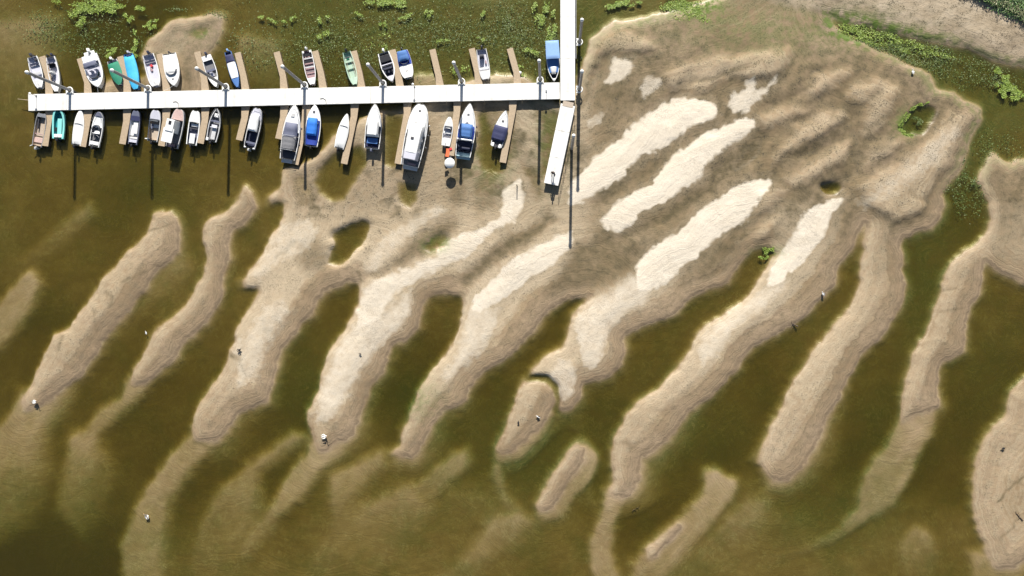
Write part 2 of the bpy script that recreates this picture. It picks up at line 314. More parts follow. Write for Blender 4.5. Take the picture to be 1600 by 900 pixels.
GROOVE = [  # (line, half width px, dampness, depth m): wet runnels and cracks; negative depth = low pale ridge
 ([(1060,133),(1085,128),(1113,123),(1140,113),(1160,107)],4,.8,.12),([(1197,175),(1220,160),(1250,143),(1264,134)],8,.9,.16),([(1262,120),(1290,108),(1302,112)],6,.8,.12),
 ([(1250,191),(1273,184)],7,.8,.12),([(1250,245),(1285,230),(1313,217)],7,1,.16),([(1330,185),(1336,220),(1333,243),(1352,250),(1335,272),(1305,290)],9,.9,.16),
 ([(1360,162),(1368,148)],8,.7,.14),([(1393,240),(1430,222),(1465,200),(1500,173)],2.5,.9,.05),([(1332,310),(1310,340),(1292,380),(1272,420)],3,.6,.05),([(1063,42),(1070,54)],4,.9,.08),
 ([(1160,282),(1200,232),(1240,201),(1277,187)],3,0,-.10),([(1340,165),(1322,150),(1335,138),(1352,140)],5,0,-.12),([(1205,225),(1240,238),(1285,205),(1320,180)],6,0,-.12),
 ([(1225,92),(1255,95),(1300,85)],7,.5,.1),([(1100,92),(1150,88),(1190,80),(1235,70)],5,.5,.08),([(1285,150),(1305,165),(1300,185)],8,.7,.12),([(1190,215),(1175,240),(1150,262)],8,.7,.12),
 ([(1390,180),(1360,200),(1340,212)],7,.6,.12),([(1380,260),(1345,285),(1325,296)],6,.7,.1),([(1420,300),(1445,315),(1470,318)],4,.5,.06),([(1400,330),(1440,340),(1462,325)],3,.5,.05),
 ([(1000,60),(1030,75),(1045,95)],6,.4,.08),([(960,60),(935,85),(925,120)],10,.5,.10),([(1085,125),(1050,150),(1020,170),(985,190)],7,.6,.1),
 ([(190,440),(212,432),(240,420),(262,405)],2.5,.7,.04),([(231,360),(250,357),(272,350)],2,.8,.04),([(168,455),(176,463),(172,478)],3,.8,.03),([(97,525),(94,545)],4,.7,.04),([(150,488),(155,520)],3,.5,.03),
 ([(432,402),(448,390),(457,380)],3.5,.9,.06),([(413,503),(419,518)],6,.8,.06),([(364,557),(374,568),(384,583)],4,.9,.08),([(560,426),(567,440)],2.5,1,.03),([(650,372),(680,352),(712,338)],3,.7,.05),
 ([(1462,458),(1495,450)],2,.7,.04),([(1466,487),(1500,482)],2,.7,.04),([(1558,782),(1580,762),(1604,742)],2.2,.9,.05),([(1562,842),(1590,810)],2,.6,.03),
 ([(828,594),(850,589),(864,600),(870,622),(868,645)],4,1,.34),([(770,722),(783,728),(788,738)],2.5,1,.1),([(300,690),(330,700),(360,696)],2.5,.9,.05),([(500,655),(520,665),(525,680)],3,.5,.03),
 ([(975,690),(985,700)],4,.6,.03),([(872,768),(888,758)],4,.7,.04),([(1000,705),(1018,695)],3,.6,.03),([(640,640),(660,620),(655,640)],2.5,.5,.03),([(745,300),(760,290),(775,268)],9,.6,.08),
 ([(590,320),(620,300),(640,280)],4,.5,.05),([(470,320),(500,330),(530,322)],4,.5,.05),([(450,268),(470,275),(480,300)],5,.4,.05),([(900,330),(950,370),(1000,372)],3,.4,.04),([(905,395),(960,372),(1000,365)],3,.8,.05)]

def sdf(poly, X, Y):
    """signed distance in px, positive inside"""
    p = np.array(poly, float); q = np.roll(p, -1, 0)
    d2 = np.full(X.shape, 1e12); ins = np.zeros(X.shape, bool)
    for (x0, y0), (x1, y1) in zip(p, q):
        ex, ey = x1 - x0, y1 - y0; wx, wy = X - x0, Y - y0
        t = np.clip((wx * ex + wy * ey) / (ex * ex + ey * ey + 1e-9), 0, 1)
        d2 = np.minimum(d2, (wx - t * ex) ** 2 + (wy - t * ey) ** 2)
        c = ((y0 <= Y) & (y1 > Y)) | ((y1 <= Y) & (y0 > Y))
        if ey: ins ^= c & (wx < wy * ex / ey)
    return np.where(ins, 1, -1) * np.sqrt(d2)
def vnoise(x, y, seed=0):
    xi = np.floor(x).astype(np.int64); yi = np.floor(y).astype(np.int64); fx = x - xi; fy = y - yi
    fx = fx * fx * fx * (fx * (fx * 6 - 15) + 10); fy = fy * fy * fy * (fy * (fy * 6 - 15) + 10)
    def h(a, b):
        n = (a * 374761393 + b * 668265263 + seed * 1442695041) & 0xffffffff
        n = ((n ^ (n >> 13)) * 1274126177) & 0xffffffff
        return ((n ^ (n >> 16)) & 0xffff) / 32767.5 - 1
    a, b, c, d = h(xi, yi), h(xi + 1, yi), h(xi, yi + 1), h(xi + 1, yi + 1)
    return (a * (1 - fx) + b * fx) * (1 - fy) + (c * (1 - fx) + d * fx) * fy
def fbm(x, y, seed=0, o=4):
    s = 0; a = .5
    for i in range(o): s = s + a * vnoise(x * 2 ** i + i * 17.3, y * 2 ** i - i * 9.1, seed + i); a *= .55
    return s
def sm(x, a, b):
    t = np.clip((x - a) / (b - a), 0, 1); return t * t * (3 - 2 * t)
def blur(a, r):
    k = np.exp(-.5 * (np.arange(-3 * r, 3 * r + 1) / r) ** 2); k /= k.sum(); n = len(k) // 2
    p = np.pad(a, n, mode='edge'); p = sum(k[i] * p[i:i + a.shape[0], :] for i in range(len(k)))
    return sum(k[i] * p[:, i:i + a.shape[1]] for i in range(len(k)))
# coarse fields, 4 px apart
GX0, GY0, GS = -260, -260, 4.0
gx = np.arange(GX0, 1920, GS); gy = np.arange(GY0, 1180, GS); GX, GY = np.meshgrid(gx, gy)
def field(polys): return np.max([sdf(p, GX, GY) for p in polys], 0)
f_land = field(LAND)
f_ponds = [sdf(p, GX, GY) for p, d in PONDS]
f_dry = [sdf(p, GX, GY) for p in DRY]
f_rdg = np.max([sdf(p, GX, GY) for p in RIDGE], 0)
f_tr = np.max([k * sm(sdf(p, GX, GY), -12, 12) for p, k in zip(TROUGH, TR_K)], 0)
f_sh = [sdf(p, GX, GY) for p, l, w in SHOAL]
def pdist(line, X, Y):
    d2 = np.full(X.shape, 1e12)
    for (x0, y0), (x1, y1) in zip(line[:-1], line[1:]):
        ex, ey = x1 - x0, y1 - y0; wx, wy = X - x0, Y - y0; t = np.clip((wx * ex + wy * ey) / (ex * ex + ey * ey), 0, 1); d2 = np.minimum(d2, (wx - t * ex) ** 2 + (wy - t * ey) ** 2)
    return np.sqrt(d2)
w_ = np.zeros(GX.shape); dsum = np.zeros(GX.shape)
for x, y, d in DEPTH:
    k = np.exp(-((GX - x) ** 2 + (GY - y) ** 2) / (2 * 48 ** 2)) + 1e-6; w_ += k; dsum += k * d
f_dep = dsum / w_
bl = blur(f_land, 4); gyy, gxx = np.gradient(bl); gl = np.hypot(gxx, gyy) + 1e-6
f_dir = blur((gxx * .85 + gyy * .5) / gl, 2)      # +1: shore rises to the lower right (left-hand, steep edge)
# fine grid, 0.18 m, stretched beyond the frame
def axis(a, b, step, far):
    c = list(np.arange(a, b, step)); s = step; lo = [a]; hi = [c[-1]]
    while lo[-1] > -far: s *= 1.22; lo.append(lo[-1] - s)
    s = step
    while hi[-1] < far: s *= 1.22; hi.append(hi[-1] + s)
    return np.array(lo[:0:-1] + c + hi[1:])
xs = axis(-84, 72, .18, 2500); ys = axis(-46, 46, .18, 2500)
X, Y = np.meshgrid(xs, ys); PX = X * S0 + NX; PY = NY - Y * S0
def gauss(x, y, rx, ry): return np.exp(-((PX - x) / rx) ** 2 - ((PY - y) / ry) ** 2)
def samp(f, x, y):
    u = np.clip((x - GX0) / GS, 0, f.shape[1] - 1.001); v = np.clip((y - GY0) / GS, 0, f.shape[0] - 1.001)
    i = u.astype(int); j = v.astype(int); a = u - i; b = v - j
    return (f[j, i] * (1 - a) + f[j, i + 1] * a) * (1 - b) + (f[j + 1, i] * (1 - a) + f[j + 1, i + 1] * a) * b
wx = fbm(PX / 46, PY / 46, 3, 5); wy = fbm(PX / 46, PY / 46, 23, 5)
QX = PX + 6.5 * wx + 2.2 * vnoise(PX / 6, PY / 6, 81) * 1.0; QY = PY + 6.5 * wy + 2.2 * vnoise(PX / 6, PY / 6, 91)
fine = fbm(PX / 9, PY / 9, 5, 3); u_ = (PX * .55 - PY * .83); v_ = (PX * .83 + PY * .55)
land = samp(f_land, QX, QY)
direc = samp(f_dir, PX, PY)
dep = .54 * samp(f_dep, PX + 14 * wx, PY + 14 * wy)
out = np.maximum.reduce([np.abs(PX - 800) - 900, np.abs(PY - 450) - 520, np.zeros_like(PX)])
# shoals
dep = dep + .07 * fbm(PX / 60, PY / 60, 9, 3)
for f, (p, l, w) in zip(f_sh, SHOAL):
    s = samp(f, QX, QY); s2 = samp(f, QX + .7 * w, QY + .35 * w); k = sm(s, -5 - .45 * w, 3 + .1 * w) * sm(s2, -1.9 * w, .3 * w)
    y0_ = min(q[1] for q in p); y1_ = max(q[1] for q in p); ll = l * .56 * (.34 + .95 * np.clip((PY - y0_) / (y1_ - y0_), 0, 1)) + .035 * wx
    t = dep + (ll - dep) * k; dep = np.maximum(dep, t)
dep = dep + .02 * fine + .035 * fbm(u_ / 60, v_ / 13, 131, 3) * sm(dep, -.6, -.2)
# slope: steep on the upper-left edge, gentle on the lower-right
dm = land / S0
steep = .30 + .42 * sm(direc, -.3, .7) - .17 * sm(PY, 600, 720)
zout = np.maximum(dm * steep, -3)
zin = .075 * np.clip(dm, 0, .25) / .25 + .30 * (1 - np.exp(-np.maximum(dm - .1, 0) / (1.6 + 1.8 * sm(-direc, -.4, .6)))) 
kk = .10
zin = zin * (1 - .45 * sm(PY, 620, 720)); zl = np.where(dm > 0, zin, zout)
hmix = np.clip(.5 + .5 * (zl - dep) / kk, 0, 1)
z = dep * (1 - hmix) + zl * hmix + kk * hmix * (1 - hmix)
inl = sm(dm, .2, 2.0)
# rolling relief of the bars, elongated along the bars
roll = fbm(u_ / 150, v_ / 42, 31, 4)
z += inl * .11 * roll
marina = sm(-PY, -400, -310) * sm(-PX, -960, -900)
z -= inl * marina * .30 * np.clip(z / .35, 0, 1)
upr = sm(PX, 900, 1050) * sm(-PY, -340, -180) * inl * sm(PY, 30, 70)
z += upr * .16 * fbm(u_ / 95 + wx * .4, v_ / 30 + wy * .4, 41, 3)
z += inl * .02 * fbm(PX / 14, PY / 14, 51, 3)
tr = samp(f_tr, QX, QY) ; z -= inl * tr * .15
flat = sm(PX, 885, 950) * sm(-PY, -480, -400) * inl
rdg = sm(samp(f_rdg, QX + 4 * wx, QY + 4 * wy), -8, 13) * inl; z += .46 * rdg * (.75 + .4 * roll) - .06 * flat
dryf = np.zeros_like(z); dryhalo = np.zeros_like(z)
rag = fbm(PX / 16, PY / 13, 141, 5); rag2 = fbm(PX / 60, PY / 60, 151, 3)
for f, k, hw in zip(f_dry, DRY_K, DRY_W):
    s = samp(f, QX + 3 * fine, QY - 3 * fine); hv = hw * (1.15 + .9 * rag2); m = sm(s + (3.0 * rag - .6) * (hw < 4), -hv, hv) * k
    dryf = np.maximum(dryf, m); z += .12 * k * sm(s, -14, 26); dryhalo = np.maximum(dryhalo, k * sm(s, -26, 0) * (1 - flat) + flat * .8 * k * sm(s, -15, 0))
gdamp = np.zeros_like(z); gw = 4 * vnoise(PX / 11, PY / 11, 101)
for ln, w, k, d in GROOVE:
    xa, ya = np.min(ln, 0) - 3 * w - 12; xb, yb = np.max(ln, 0) + 3 * w + 12
    i0, i1 = np.searchsorted(xs, [(xa - NX) / S0, (xb - NX) / S0]); j0, j1 = np.searchsorted(ys, [(NY - yb) / S0, (NY - ya) / S0]); q = (slice(j0, j1), slice(i0, i1))
    e = np.exp(-(pdist(ln, PX[q] + gw[q] + 3 * wx[q], PY[q] + 3 * wy[q]) / w) ** 2) * (.75 + .4 * fine[q]); z[q] -= d * e; gdamp[q] = np.maximum(gdamp[q], k * e)
# natural runnels between the low ridges of the upper flat
rn = fbm(u_ / 70 + wx * .8, v_ / 24 + wy * .8, 111, 4); gdamp = np.maximum(gdamp, flat * (1 - .75 * gauss(1210, 35, 150, 45)) * (1 - .92 * rdg) * (.62 + .25 * sm(-rn, -.02, .36)) * (1 - .6 * sm(PX, 1200, 1260) * sm(PY, 340, 400))); gdamp = np.maximum(gdamp, marina * inl * (.34 + .6 * sm(fbm(PX / 38, PY / 30, 121, 4), .05, .4))); z += upr * .08 * rn
pond = np.zeros_like(z)
for f, (p, d) in zip(f_ponds, PONDS):
    s = samp(f, QX, QY); k = sm(s, -7, 3)
    z = z * (1 - k) + (-.62 * d * sm(s, -5, 11) - .02) * k; pond = np.maximum(pond, k)
# the far bank rises
bank = samp(field([LAND[-1]]), QX, QY) / S0
z += np.where(bank > 0, .55 * (1 - np.exp(-np.clip(bank, 0, 60) / 3)) + .02 * np.clip(bank, 0, 60), 0)
z = blur(z, 1.3)
z += inl * .012 * vnoise(PX / 3.1, PY / 3.1, 61)
z = np.where(out > 0, z * (1 - sm(out, 0, 400)) + (-1.6 + .5 * fbm(PX / 300, PY / 300, 71, 3)) * sm(out, 0, 400), z)
# far shore: low land that closes the horizon on every side
R = np.hypot(X, Y); z += sm(R, 500, 1100) * (9 + 8 * fbm(X / 260, Y / 260, 77, 3))
ny_, nx_ = z.shape
me = bpy.data.meshes.new('ground')
co = np.stack([X, Y, z], -1).reshape(-1, 3).astype(np.float32)
idx = np.arange(nx_ * ny_).reshape(ny_, nx_)
fc = np.stack([idx[:-1, :-1], idx[:-1, 1:], idx[1:, 1:], idx[1:, :-1]], -1).reshape(-1, 4).astype(np.int32)
me.vertices.add(len(co)); me.vertices.foreach_set('co', co.ravel())
me.loops.add(fc.size); me.loops.foreach_set('vertex_index', fc.ravel())
me.polygons.add(len(fc)); me.polygons.foreach_set('loop_start', np.arange(0, fc.size, 4, dtype=np.int32)); me.polygons.foreach_set('loop_total', np.full(len(fc), 4, np.int32))
me.update(calc_edges=True); me.shade_smooth()
speck = inl * .9 * gauss(1240, 40, 150, 45) + inl * (.25 + 1.0 * sm(PX + .6 * (300 - PY), 900, 1150) * sm(-PY, -420, -150)) + inl * .5 * gauss(560, 300, 160, 60) + inl * .6 * sm(-PX, -1620, -1540) * .6
speck = np.clip(speck * (1 - dryf), 0, 1)
alg = np.clip(.45 * sm(dm, -.3, .3) * sm(-dm, -1.6, -.4) * sm(PX, 900, 1000) * sm(-PY, -330, -200) + .35 * gauss(1210, 45, 160, 40) + gauss(1100, 15, 30, 18) + .9 * gauss(1340, 45, 45, 22) + .5 * gauss(1410, 55, 60, 14) + 1.1 * gauss(1413, 195, 16, 18) + .9 * gauss(1198, 395, 22, 9) + gauss(682, 382, 20, 12) + .5 * gauss(862, 225, 22, 60)
      + .7 * gauss(312, 52, 16, 8) + .5 * gauss(768, 250, 30, 40) + .5 * gauss(640, 620, 40, 30) + .3 * gauss(840, 60, 60, 70) + .3 * gauss(600, 60, 250, 70), 0, 1)
bk = sm(bank, -.5, 1.0)
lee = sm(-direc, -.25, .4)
pale = sm(dm * .8 + 2.6 * direc * sm(-dm, -4.5, -1.5) + 1.2 * roll, -.2, 3.0) * (1 - .45 * sm(PY, 560, 660)) * (1 - .8 * upr) * (1 - .8 * flat * (1 - sm(PX, 1180, 1230) * sm(PY, 300, 330))) * (1 - .6 * gauss(560, 270, 300, 70)) * (1 - .55 * sm(-PX, -420, -300)) * (1 - .5 * sm(PX, 1180, 1400)) * sm(dm, -.05, .25) * (1 - tr)
pale = np.clip(np.maximum(np.maximum(pale, .9 * dryhalo * inl), .58 * rdg * flat), 0, 1)
green = np.clip(1.0 * sm(-PY, -250, -60) * sm(PX, 330, 480) * (1 - sm(PX, 900, 1000)) + gauss(160, 50, 120, 60) + 1.0 * gauss(1480, 90, 150, 50) + gauss(1520, 260, 60, 90) + gauss(1450, 430, 60, 140) + .8 * gauss(1380, 700, 60, 110) + gauss(640, 620, 60, 60) + gauss(820, 700, 130, 90) + gauss(480, 620, 60, 90) + .8 * gauss(60, 860, 200, 90) + .7 * gauss(1080, 680, 120, 90) + .7 * gauss(1560, 600, 60, 80) + 4 * gauss(1435, 187, 34, 26) + 2.5 * gauss(1450, 85, 130, 40) + 2 * gauss(1570, 150, 60, 50) + .8 * gauss(220, 300, 60, 40) + .8 * gauss(1290, 800, 90, 60) + .6 * gauss(990, 10, 120, 40), 0, 1)
for nme, arr in (('dry', dryf), ('shore', dm), ('speck', speck), ('alg', alg), ('damp', np.clip(np.maximum(tr * inl * 1.0, gdamp), 0, 1)), ('green', green), ('bank', bk), ('pale', pale), ('lee', lee)):
    a = me.attributes.new(nme, 'FLOAT', 'POINT'); a.data.foreach_set('value', arr.astype(np.float32).ravel())
ground = put('ground', me, None); tag(ground, kind='structure', label='pale rippled sand bars and dark muddy hollows of the lake bed')
ZG = z
def ground_z(px, py):
    x = (px - NX) / S0; y = (NY - py) / S0
    i = np.searchsorted(xs, x); j = np.searchsorted(ys, y); return float(ZG[min(j, ZG.shape[0] - 1), min(i, ZG.shape[1] - 1)])

gm = bpy.data.materials.new('sand and mud'); gm.use_nodes = True; nt = gm.node_tree; Lk = nt.links.new
bs = nt.nodes['Principled BSDF']
geo = nd(nt, 'ShaderNodeNewGeometry'); sep = nd(nt, 'ShaderNodeSeparateXYZ'); Lk(geo.outputs['Position'], sep.inputs[0])
def att(n):
    a = nd(nt, 'ShaderNodeAttribute', attribute_name=n); return a.outputs['Fac']
def noise(scale, detail=5, rough=.6, vec=None, dist=0):
    n = nd(nt, 'ShaderNodeTexNoise', i_Scale=scale, i_Detail=float(detail), i_Roughness=rough, i_Distortion=float(dist)); Lk(vec or geo.outputs['Position'], n.inputs['Vector']); return n.outputs[0]
def mr(x, a, b, c=0., d=1.):
    n = nd(nt, 'ShaderNodeMapRange', i_From_Min=float(a), i_From_Max=float(b), i_To_Min=float(c), i_To_Max=float(d)); Lk(x, n.inputs[0]); return n.outputs[0]
def ma(op, a, b):
    n = nd(nt, 'ShaderNodeMath', operation=op)
    for i, v in enumerate((a, b)):
        if isinstance(v, (int, float)): n.inputs[i].default_value = v
        else: Lk(v, n.inputs[i])
    return n.outputs[0]
def mix(f, a, b):
    n = nd(nt, 'ShaderNodeMix', data_type='RGBA')
    for i, v in ((0, f), (6, a), (7, b)):
        if isinstance(v, tuple): n.inputs[i].default_value = (*v, 1)
        elif isinstance(v, (int, float)): n.inputs[i].default_value = v
        else: Lk(v, n.inputs[i])
    return n.outputs[2]
def scl(c, f):
    n = nd(nt, 'ShaderNodeVectorMath', operation='SCALE'); Lk(c, n.inputs[0])
    if isinstance(f, (int, float)): n.inputs['Scale'].default_value = f
    else: Lk(f, n.inputs['Scale'])
    return n.outputs[0]
mpv = nd(nt, 'ShaderNodeMapping'); mpv.inputs['Rotation'].default_value = (0, 0, math.radians(-56)); mpv.inputs['Scale'].default_value = (.5, 1.1, 1)
Lk(geo.outputs['Position'], mpv.inputs[0])
nA = noise(.09, 4); nB = noise(.9, 6, .65); nC = noise(5.5, 5, .7); nS = noise(.55, 6, .62, mpv.outputs[0], .6)
DAMP1, DAMP2, DAMP3 = (.25, .178, .102), (.34, .252, .16), (.28, .217, .125)
c = mix(mr(nA, .38, .62), DAMP1, DAMP2); c = mix(mr(nB, .42, .66, 0, .7), c, DAMP3)
c = scl(c, mr(nS, .3, .7, .88, 1.12))
sv = nd(nt, 'ShaderNodeCombineXYZ'); Lk(ma('ADD', ma('MULTIPLY', att('shore'), 3.0), ma('MULTIPLY', nB, 1.3)), sv.inputs[0]); Lk(ma('MULTIPLY', nA, 3.0), sv.inputs[1])
st0 = noise(.8, 4, .65, sv.outputs[0])
# the drier crests, well away from the water, are paler
c = mix(mr(ma('ADD', att('pale'), ma('ADD', mr(nB, .3, .7, -.25, .25), mr(st0, .35, .65, -.22, .22))), .1, 1.0, 0, .62), c, (.53, .435, .305))
# strand lines left by the falling lake
sv = nd(nt, 'ShaderNodeCombineXYZ'); Lk(ma('ADD', ma('MULTIPLY', att('shore'), 3.2), ma('MULTIPLY', nB, .7)), sv.inputs[0]); Lk(ma('MULTIPLY', nA, 3.0), sv.inputs[1])
st = noise(1.0, 2, .6, sv.outputs[0])
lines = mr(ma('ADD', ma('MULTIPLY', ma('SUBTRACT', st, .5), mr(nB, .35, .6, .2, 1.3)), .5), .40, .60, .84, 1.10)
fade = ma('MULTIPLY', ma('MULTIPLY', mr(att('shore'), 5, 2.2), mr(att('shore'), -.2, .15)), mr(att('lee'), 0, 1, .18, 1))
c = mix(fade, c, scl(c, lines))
dampm = att('damp'); c = mix(ma('MULTIPLY', dampm, mr(nB, .35, .6, .62, 1.0)), c, (.10, .078, .038))
bkc = mix(mr(noise(.5, 6, .7, mpv.outputs[0]), .35, .65), (.36, .28, .185), (.54, .445, .32)); c = mix(ma('MULTIPLY', att('bank'), .85), c, bkc)
c = mix(ma('MULTIPLY', ma('MULTIPLY', mr(att('shore'), 2.6, .3), mr(att('shore'), -.1, .1)), ma('MULTIPLY', att('lee'), mr(nB, .3, .65, .25, .75))), c, (.165, .118, .075))  # lee flanks darkened: wet sand, plus shade painted in to round the bars
# dry white sand
dn = ma('ADD', att('dry'), ma('MULTIPLY', ma('MULTIPLY', ma('SUBTRACT', nB, .5), .9), mr(att('dry'), .02, .25)))
dryc = mix(mr(nS, .2, .8), (.57, .495, .385), (.68, .605, .495)); dryc = mix(mr(nC, .6, .8, 0, .2), dryc, (.42, .36, .28))
c = mix(mr(dn, .1, .9), c, dryc)
# dark weed crumbs, shells, goose tracks
vo = nd(nt, 'ShaderNodeTexVoronoi', i_Scale=1.7); Lk(geo.outputs['Position'], vo.inputs['Vector'])
sp = ma('MULTIPLY', mr(ma('ADD', nC, ma('MULTIPLY', nB, .5)), .78, .90), att('speck')); c = mix(ma('MULTIPLY', sp, .85), c, (.07, .055, .035))
sp2 = ma('MULTIPLY', mr(vo.outputs['Distance'], .2, .10), mr(nB, .50, .56)); c = mix(ma('MULTIPLY', ma('MULTIPLY', sp2, att('speck')), .8), c, (.05, .04, .03))
crk = noise(.8, 7, .75, mpv.outputs[0], 1.4); cm = ma('MULTIPLY', mr(ma('ABSOLUTE', ma('SUBTRACT', crk, .5), 0), .012, .003), mr(nA, .48, .56)); c = mix(ma('MULTIPLY', ma('MULTIPLY', cm, .55), mr(att('shore'), .2, .8)), c, (.10, .08, .06))
c = scl(c, mr(nC, .3, .7, .90, 1.10))
# algae film
c = mix(ma('MULTIPLY', att('alg'), mr(nB, .38, .55)), c, (.10, .15, .025))
# permanently drowned bed: olive mud with weed
wz = mr(ma('ADD', sep.outputs['Z'], ma('MULTIPLY', nB, .06)), .01, -.16)
mud = mix(mr(nB, .3, .7), (.18, .135, .06), (.26, .20, .10)); mud = mix(mr(noise(.22, 7, .7, mpv.outputs[0], 1.0), .4, .65, 0, .7), mud, (.13, .09, .035)); mud = mix(mr(noise(.16, 6, .7), .47, .63, 0, .6), mud, (.085, .105, .03))
gn = noise(.42, 7, .72, None, .5); mud = mix(ma('MULTIPLY', att('green'), mr(gn, .30, .60, .25, .9)), mud, (.045, .115, .04))
mud = mix(mr(noise(1.3, 8, .8, None, 1.2), .57, .72, 0, .45), mud, (.06, .065, .025))
fil = noise(.28, 8, .78, None, 2.2); mud = mix(ma('MULTIPLY', mr(ma('ABSOLUTE', ma('SUBTRACT', fil, .5), 0), .014, .002), mr(gn, .42, .58, 0, .8)), mud, (.42, .39, .24))
c = mix(ma('MULTIPLY', wz, .8), c, mud)
# rim of wet sand right at the waterline is darker and glossier
Lk(c, bs.inputs['Base Color'])
Lk(mr(sep.outputs['Z'], .0, .12, .35, .9), bs.inputs['Roughness']); bs.inputs['Specular IOR Level'].default_value = .3
b1 = nd(nt, 'ShaderNodeBump', i_Strength=.28, i_Distance=.10); Lk(ma('ADD', nC, ma('MULTIPLY', nB, 1.4)), b1.inputs['Height'])
b2 = nd(nt, 'ShaderNodeBump', i_Strength=.5, i_Distance=.10); Lk(st, b2.inputs['Height']); Lk(b1.outputs[0], b2.inputs['Normal']); Lk(b2.outputs[0], bs.inputs['Normal'])
me.materials.append(gm)

# ------------------------------------------------------------------ water: one closed body whose volume absorbs and scatters light
wme = MB().box((0, 0, -6), (2300, 2300, 12)).build('water', None)
tag(wme, kind='structure', label='murky olive shallow lake water')
wm = bpy.data.materials.new('murky lake water'); wm.use_nodes = True; nt = wm.node_tree; nt.nodes.clear(); Lk = nt.links.new
mo = nd(nt, 'ShaderNodeOutputMaterial'); tr_ = nd(nt, 'ShaderNodeBsdfTransparent'); gl_ = nd(nt, 'ShaderNodeBsdfGlossy', i_Roughness=.08)
fr = nd(nt, 'ShaderNodeFresnel', i_IOR=1.33); ms = nd(nt, 'ShaderNodeMixShader'); ff = nd(nt, 'ShaderNodeMath', operation='MULTIPLY'); bfc = nd(nt, 'ShaderNodeNewGeometry'); inv = nd(nt, 'ShaderNodeMath', operation='SUBTRACT'); inv.inputs[0].default_value = 1; Lk(bfc.outputs['Backfacing'], inv.inputs[1]); Lk(inv.outputs[0], ff.inputs[0]); Lk(fr.outputs[0], ff.inputs[1]); Lk(ff.outputs[0], ms.inputs[0]); Lk(tr_.outputs[0], ms.inputs[1]); Lk(gl_.outputs[0], ms.inputs[2])
tcw = nd(nt, 'ShaderNodeNewGeometry'); nw = nd(nt, 'ShaderNodeTexNoise', i_Scale=2.2, i_Detail=4.0); Lk(tcw.outputs['Position'], nw.inputs['Vector'])
bw = nd(nt, 'ShaderNodeBump', i_Strength=.25, i_Distance=.08); Lk(nw.outputs[0], bw.inputs['Height']); Lk(bw.outputs[0], gl_.inputs['Normal']); Lk(bw.outputs[0], fr.inputs['Normal'])
Lk(ms.outputs[0], mo.inputs['Surface'])
va = nd(nt, 'ShaderNodeVolumeAbsorption', i_Density=2.2); va.inputs['Color'].default_value = (.59, .545, .13, 1)
vs_ = nd(nt, 'ShaderNodeVolumeScatter', i_Density=.26); vs_.inputs['Color'].default_value = (.46, .42, .17, 1)
ad = nd(nt, 'ShaderNodeAddShader'); Lk(va.outputs[0], ad.inputs[0]); Lk(vs_.outputs[0], ad.inputs[1]); Lk(ad.outputs[0], mo.inputs['Volume'])
wme.data.materials.append(wm)

# ------------------------------------------------------------------ pontoon, walkway, gangway
DZ = .8                                               # deck height
def strip(mb, a, b, wpx, z0, z1, z):                  # box between two photo points at height z, width in px
    A, B = P(*a, z), P(*b, z); d = B - A; L = d.length; n = Vector((-d.y, d.x, 0)).normalized() * wpx / S0 / 2
    return mb.prism([tuple((A + n)[:2]), tuple((A - n)[:2]), tuple((B - n)[:2]), tuple((B + n)[:2])], z0, z1)
dl, dr = (44, 160.2), (875, 141.6)
A, B = P(*dl, DZ), P(*dr, DZ); dang = math.atan2(B.y - A.y, B.x - A.x); dlen = (B - A).length
dock = thing('pontoon', 'long white concrete pontoon with boats berthed along both sides', 'pontoon', (A.x, A.y, 0), dang)
DW = 2.33
nsec = 14; sl = dlen / nsec
for i in range(nsec):
    MB().box((sl * (i + .5), 0, DZ - .06), (sl - .025, DW, .12), bev=.015).build('deck_section', DECK, dock)
for sy in (1, -1): MB().box((dlen / 2, sy * (DW / 2 - .09), DZ - .28), (dlen - .1, .1, .30)).build('side_beam', DECKSIDE, dock)
for i in range(nsec):
    MB().box((sl * (i + .5), 0, .12), (sl * .72, DW - .5, 1.1), bev=.05).build('float', DECKSIDE, dock)
def dock_pt(px, off, z=DZ):                           # a point on the pontoon by photo x, offset from its axis in metres (+ = far side)
    x = P(px, 150, z).x; t = (x - A.x) / math.cos(dang); return Vector((A.x + t * math.cos(dang) - off * math.sin(dang), A.y + t * math.sin(dang) + off * math.cos(dang), z))
# walkway to the shore
wa, wb_ = P(887.5, -430, DZ), P(887, 157, DZ)
walk = thing('walkway', 'white walkway running straight up from the pontoon towards the shore', 'walkway', (wb_.x, wb_.y, 0))
wl = wa.y - wb_.y; nw_ = 9
for i in range(nw_):
    l = wl / nw_
    MB().box((0, l * (i + .5), DZ - .058 + .003), (2.05, l - .03, .12), bev=.015).build('deck_section', DECK, walk)
for sx in (.92, -.92): MB().box((sx, wl / 2, DZ - .28), (.1, wl, .3)).build('side_beam', DECKSIDE, walk)
for i in range(10):
    for sx in (-.7, .7): MB().tube([(sx, 1.5 + i * wl / 10, DZ - .3), (sx, 1.5 + i * wl / 10, -1.6)], .12).build('support', PILE, walk)
def handrail(parent, x, y0, y1, z=DZ, n=None):
    mb = MB(); n = n or max(2, int(abs(y1 - y0) / 1.5))
    for i in range(n + 1):
        y = y0 + (y1 - y0) * i / n; mb.tube([(x, y, z - .1), (x, y, z + 1.0)], .025, 6)
    for h in (1.0, .55): mb.tube([(x, y0, z + h), (x, y1, z + h)], .025, 6)
    return mb.build('handrail', STEEL, parent)
handrail(walk, 1.10, (157 - 92) / S0 - .1, wl)
MB().box((1.14, (157 - 92) / S0 + wl / 2 - 3, DZ - .1), (.16, wl - 6, .1)).build('edge_strip', PILE, walk)  # plain grey strip along the right edge of the walkway
